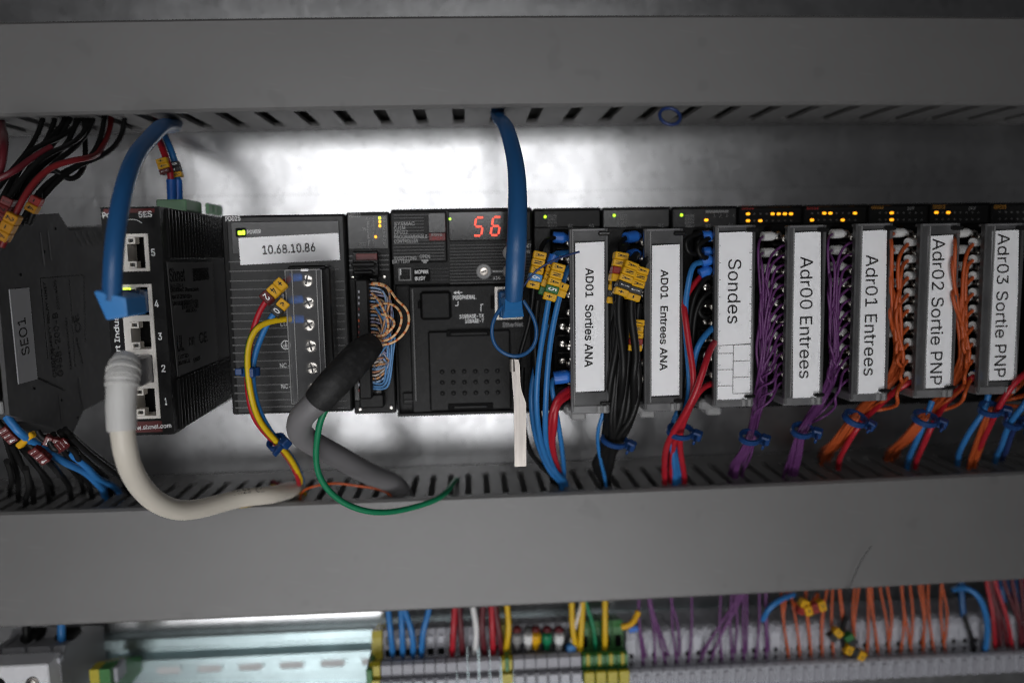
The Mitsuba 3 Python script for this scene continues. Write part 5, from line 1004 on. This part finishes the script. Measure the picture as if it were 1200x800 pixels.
for i, (a, b) in enumerate(((1156, 1166), (1162, 1172), (1158, 1180), (1166, 1186), (1186, 1196), (1196, 1200), (1202, 1208), (1176, 1200), (1160, 1166))):
    dwire('red_wire', f'{nth(i)} red wire of the bundle at the bottom right corner', GR, a, b, 757-.5*(i % 3), 'wire_maroon' if i % 3 else 'wire_red', 1.0, cur=2)
wire('blue_wire', 'light blue wire arching over the terminal blocks at the bottom right', None, [(1118, 690, 40), (1128, 688, 46), (1142, 694, 49), (1153, 712, 49), (1157, 735, 46), (1154, 764, 40)], 1.5, 'wire_blue')
wire('blue_wire', 'darker blue wire beside the arching light blue one', None, [(1126, 678, 38), (1127, 700, 40), (1129, 722, 40)], 1.5, 'cable_blue')
wire('black_wire', 'black wire beside the arching blue wire at the bottom right', None, [(1124, 690, 36), (1128, 715, 40), (1138, 745, 42), (1142, 765, 38)], 1.2, 'wire_black')
for j in range(4): wire('blue_wire', f'{nth(j)} blue wire from the left behind the red ones in the bottom right corner', 'blue wires behind the red bundle', [(1172+9*j, 676, 34), (1174+9*j, 690, 36), (1176+9*j, 704, 36)], 1.5, 'cable_blue')
wire('blue_wire', 'light blue wire arching under the lower duct above the violet wires', None, [(930, 696, 40), (915, 702, 44), (902, 712, 45), (894, 726, 42)], 1.4, 'wire_blue')
q = wire('orange_wire', 'orange wires end with yellow sleeve hanging just under the lower duct', None, [(958, 696, 42), (950, 708, 46), (940, 712, 46), (930, 706, 42)], 1.2, 'wire_orange')
sleeve(q, (966, 707), (942, 715), 47, list('4-+'), [YS, 'sleeve_red', YS], .0026)
sleeve(q, (944, 702), (936, 718), 46, list('- '), [YS, 'sleeve_red'], .0022)
q = wire('black_wire', 'black wire end with yellow and green sleeves standing between the orange wires', None, [(992, 722, 44), (986, 745, 46), (996, 768, 44)], 1.3, 'wire_black')
sleeve(q, (984, 737), (972, 748), 47, ['+', '4'], [YS, 'sleeve_black'], .0024)
sleeve(q, (992, 742), (1000, 754), 47, [' ', ' '], ['sleeve_green', 'sleeve_black'], .0024)
sleeve(q, (990, 758), (1012, 768), 47, ['4', ' ', '+'], [YS, 'sleeve_black', YS], .0024)
q = wire('yellow_wire', 'orange yellow wire end peeping out under the lower duct beside the earth blocks', None, [(748, 716, 42), (740, 730, 44), (728, 734, 44)], 1.6, YS)
ent(q+'__blue_sleeve', tube([U(737, 737, 44), U(747, 735, 44)], .0018, 8, 4), 'lug_blue', True)

k = thing('circuit_breaker', 'grey and white circuit breaker in the bottom left corner', 'circuit breaker')
bx1 = U(58.5, 790, 62)[0]; bx0 = U(-30, 790, 62)[0]
pb_ = Polygon([(-.008, zpy(733, 8, 110)), (-.030, zpy(733, 30, 80)), (-.034, zpy(746, 34, 60)), (-.047, zpy(757, 47, 50)), (-.050, zpy(770, 50, 50)), (-.052, zpy(778, 52, 50)), (-.052, zpy(830, 52, 50)), (-.008, zpy(830, 40, 50))])
ent(k+'__housing', prism_x(pb_, bx0, bx1), 'breaker_grey')
ent(k+'__front', pbox(-30, 779.5, 58.3, 830, 62, 50, .0006), 'breaker_white')
ent(k+'__screw_hole', revolve([(0, .0002), (.0030, .0002), (.0032, -.001)][::-1], U(38, 800, 62.2), (0, -1, 0), 20), 'deep_black')
screw(k+'__screw', U(38, 800, 63), .0024, 'steel', .6)
ent(k+'__screw_hole', revolve([(0, .0002), (.0030, .0002), (.0032, -.001)][::-1], U(-2, 801, 62.2), (0, -1, 0), 20), 'deep_black')
for a, b in ((16, 37), (58, 70)): ent(k+'__marker_tag', pbox(a, 771, b, 777.5, 54, 50, .0003), 'term_white')
for a in (2, 32, 62): ent(k+'__terminal_wall', cb(U(a, 750, 46)[0]-.0007, U(a, 750, 46)[0]+.0007, -.050, -.030, zpy(770, 50, 50), zpy(744, 36, 50), .0004), 'breaker_grey')
for a, b_ in ((31, 'wire_black'), (72, 'wire_blue')):
    ent(k+'__terminal_opening', pbox(a-9, 744, a+13, 753, 40, 30, .0008), 'deep_black')
    wire({'wire_black': 'black_wire', 'wire_blue': 'blue_wire'}[b_], ('black' if b_ == 'wire_black' else 'blue')+' wire stub entering the top of the circuit breaker', None, [(a, 730, 40), (a, 742, 41), (a+1, 752, 40)], 1.9, b_)
k = thing('earth_block', 'yellow and green earth block beside the circuit breaker at the bottom left', 'terminal block')
ex = U(116, 790, 44)[0]
pe = Polygon([(-.008, zpy(772, 10, 120)), (-.036, zpy(775, 36, 120)), (-.044, zpy(784, 44, 118)), (-.044, zpy(830, 44, 118)), (-.008, zpy(830, 44, 118))])
ent(k+'__yellow_half', prism_x(pe, ex-.0045, ex), 'term_yellow'); ent(k+'__green_half', prism_x(pe, ex+.0001, ex+.0052), 'term_green')
ent(k+'__white_tag', pbox(131, 782, 138, 800, 40, 30, .0005), 'term_grey')
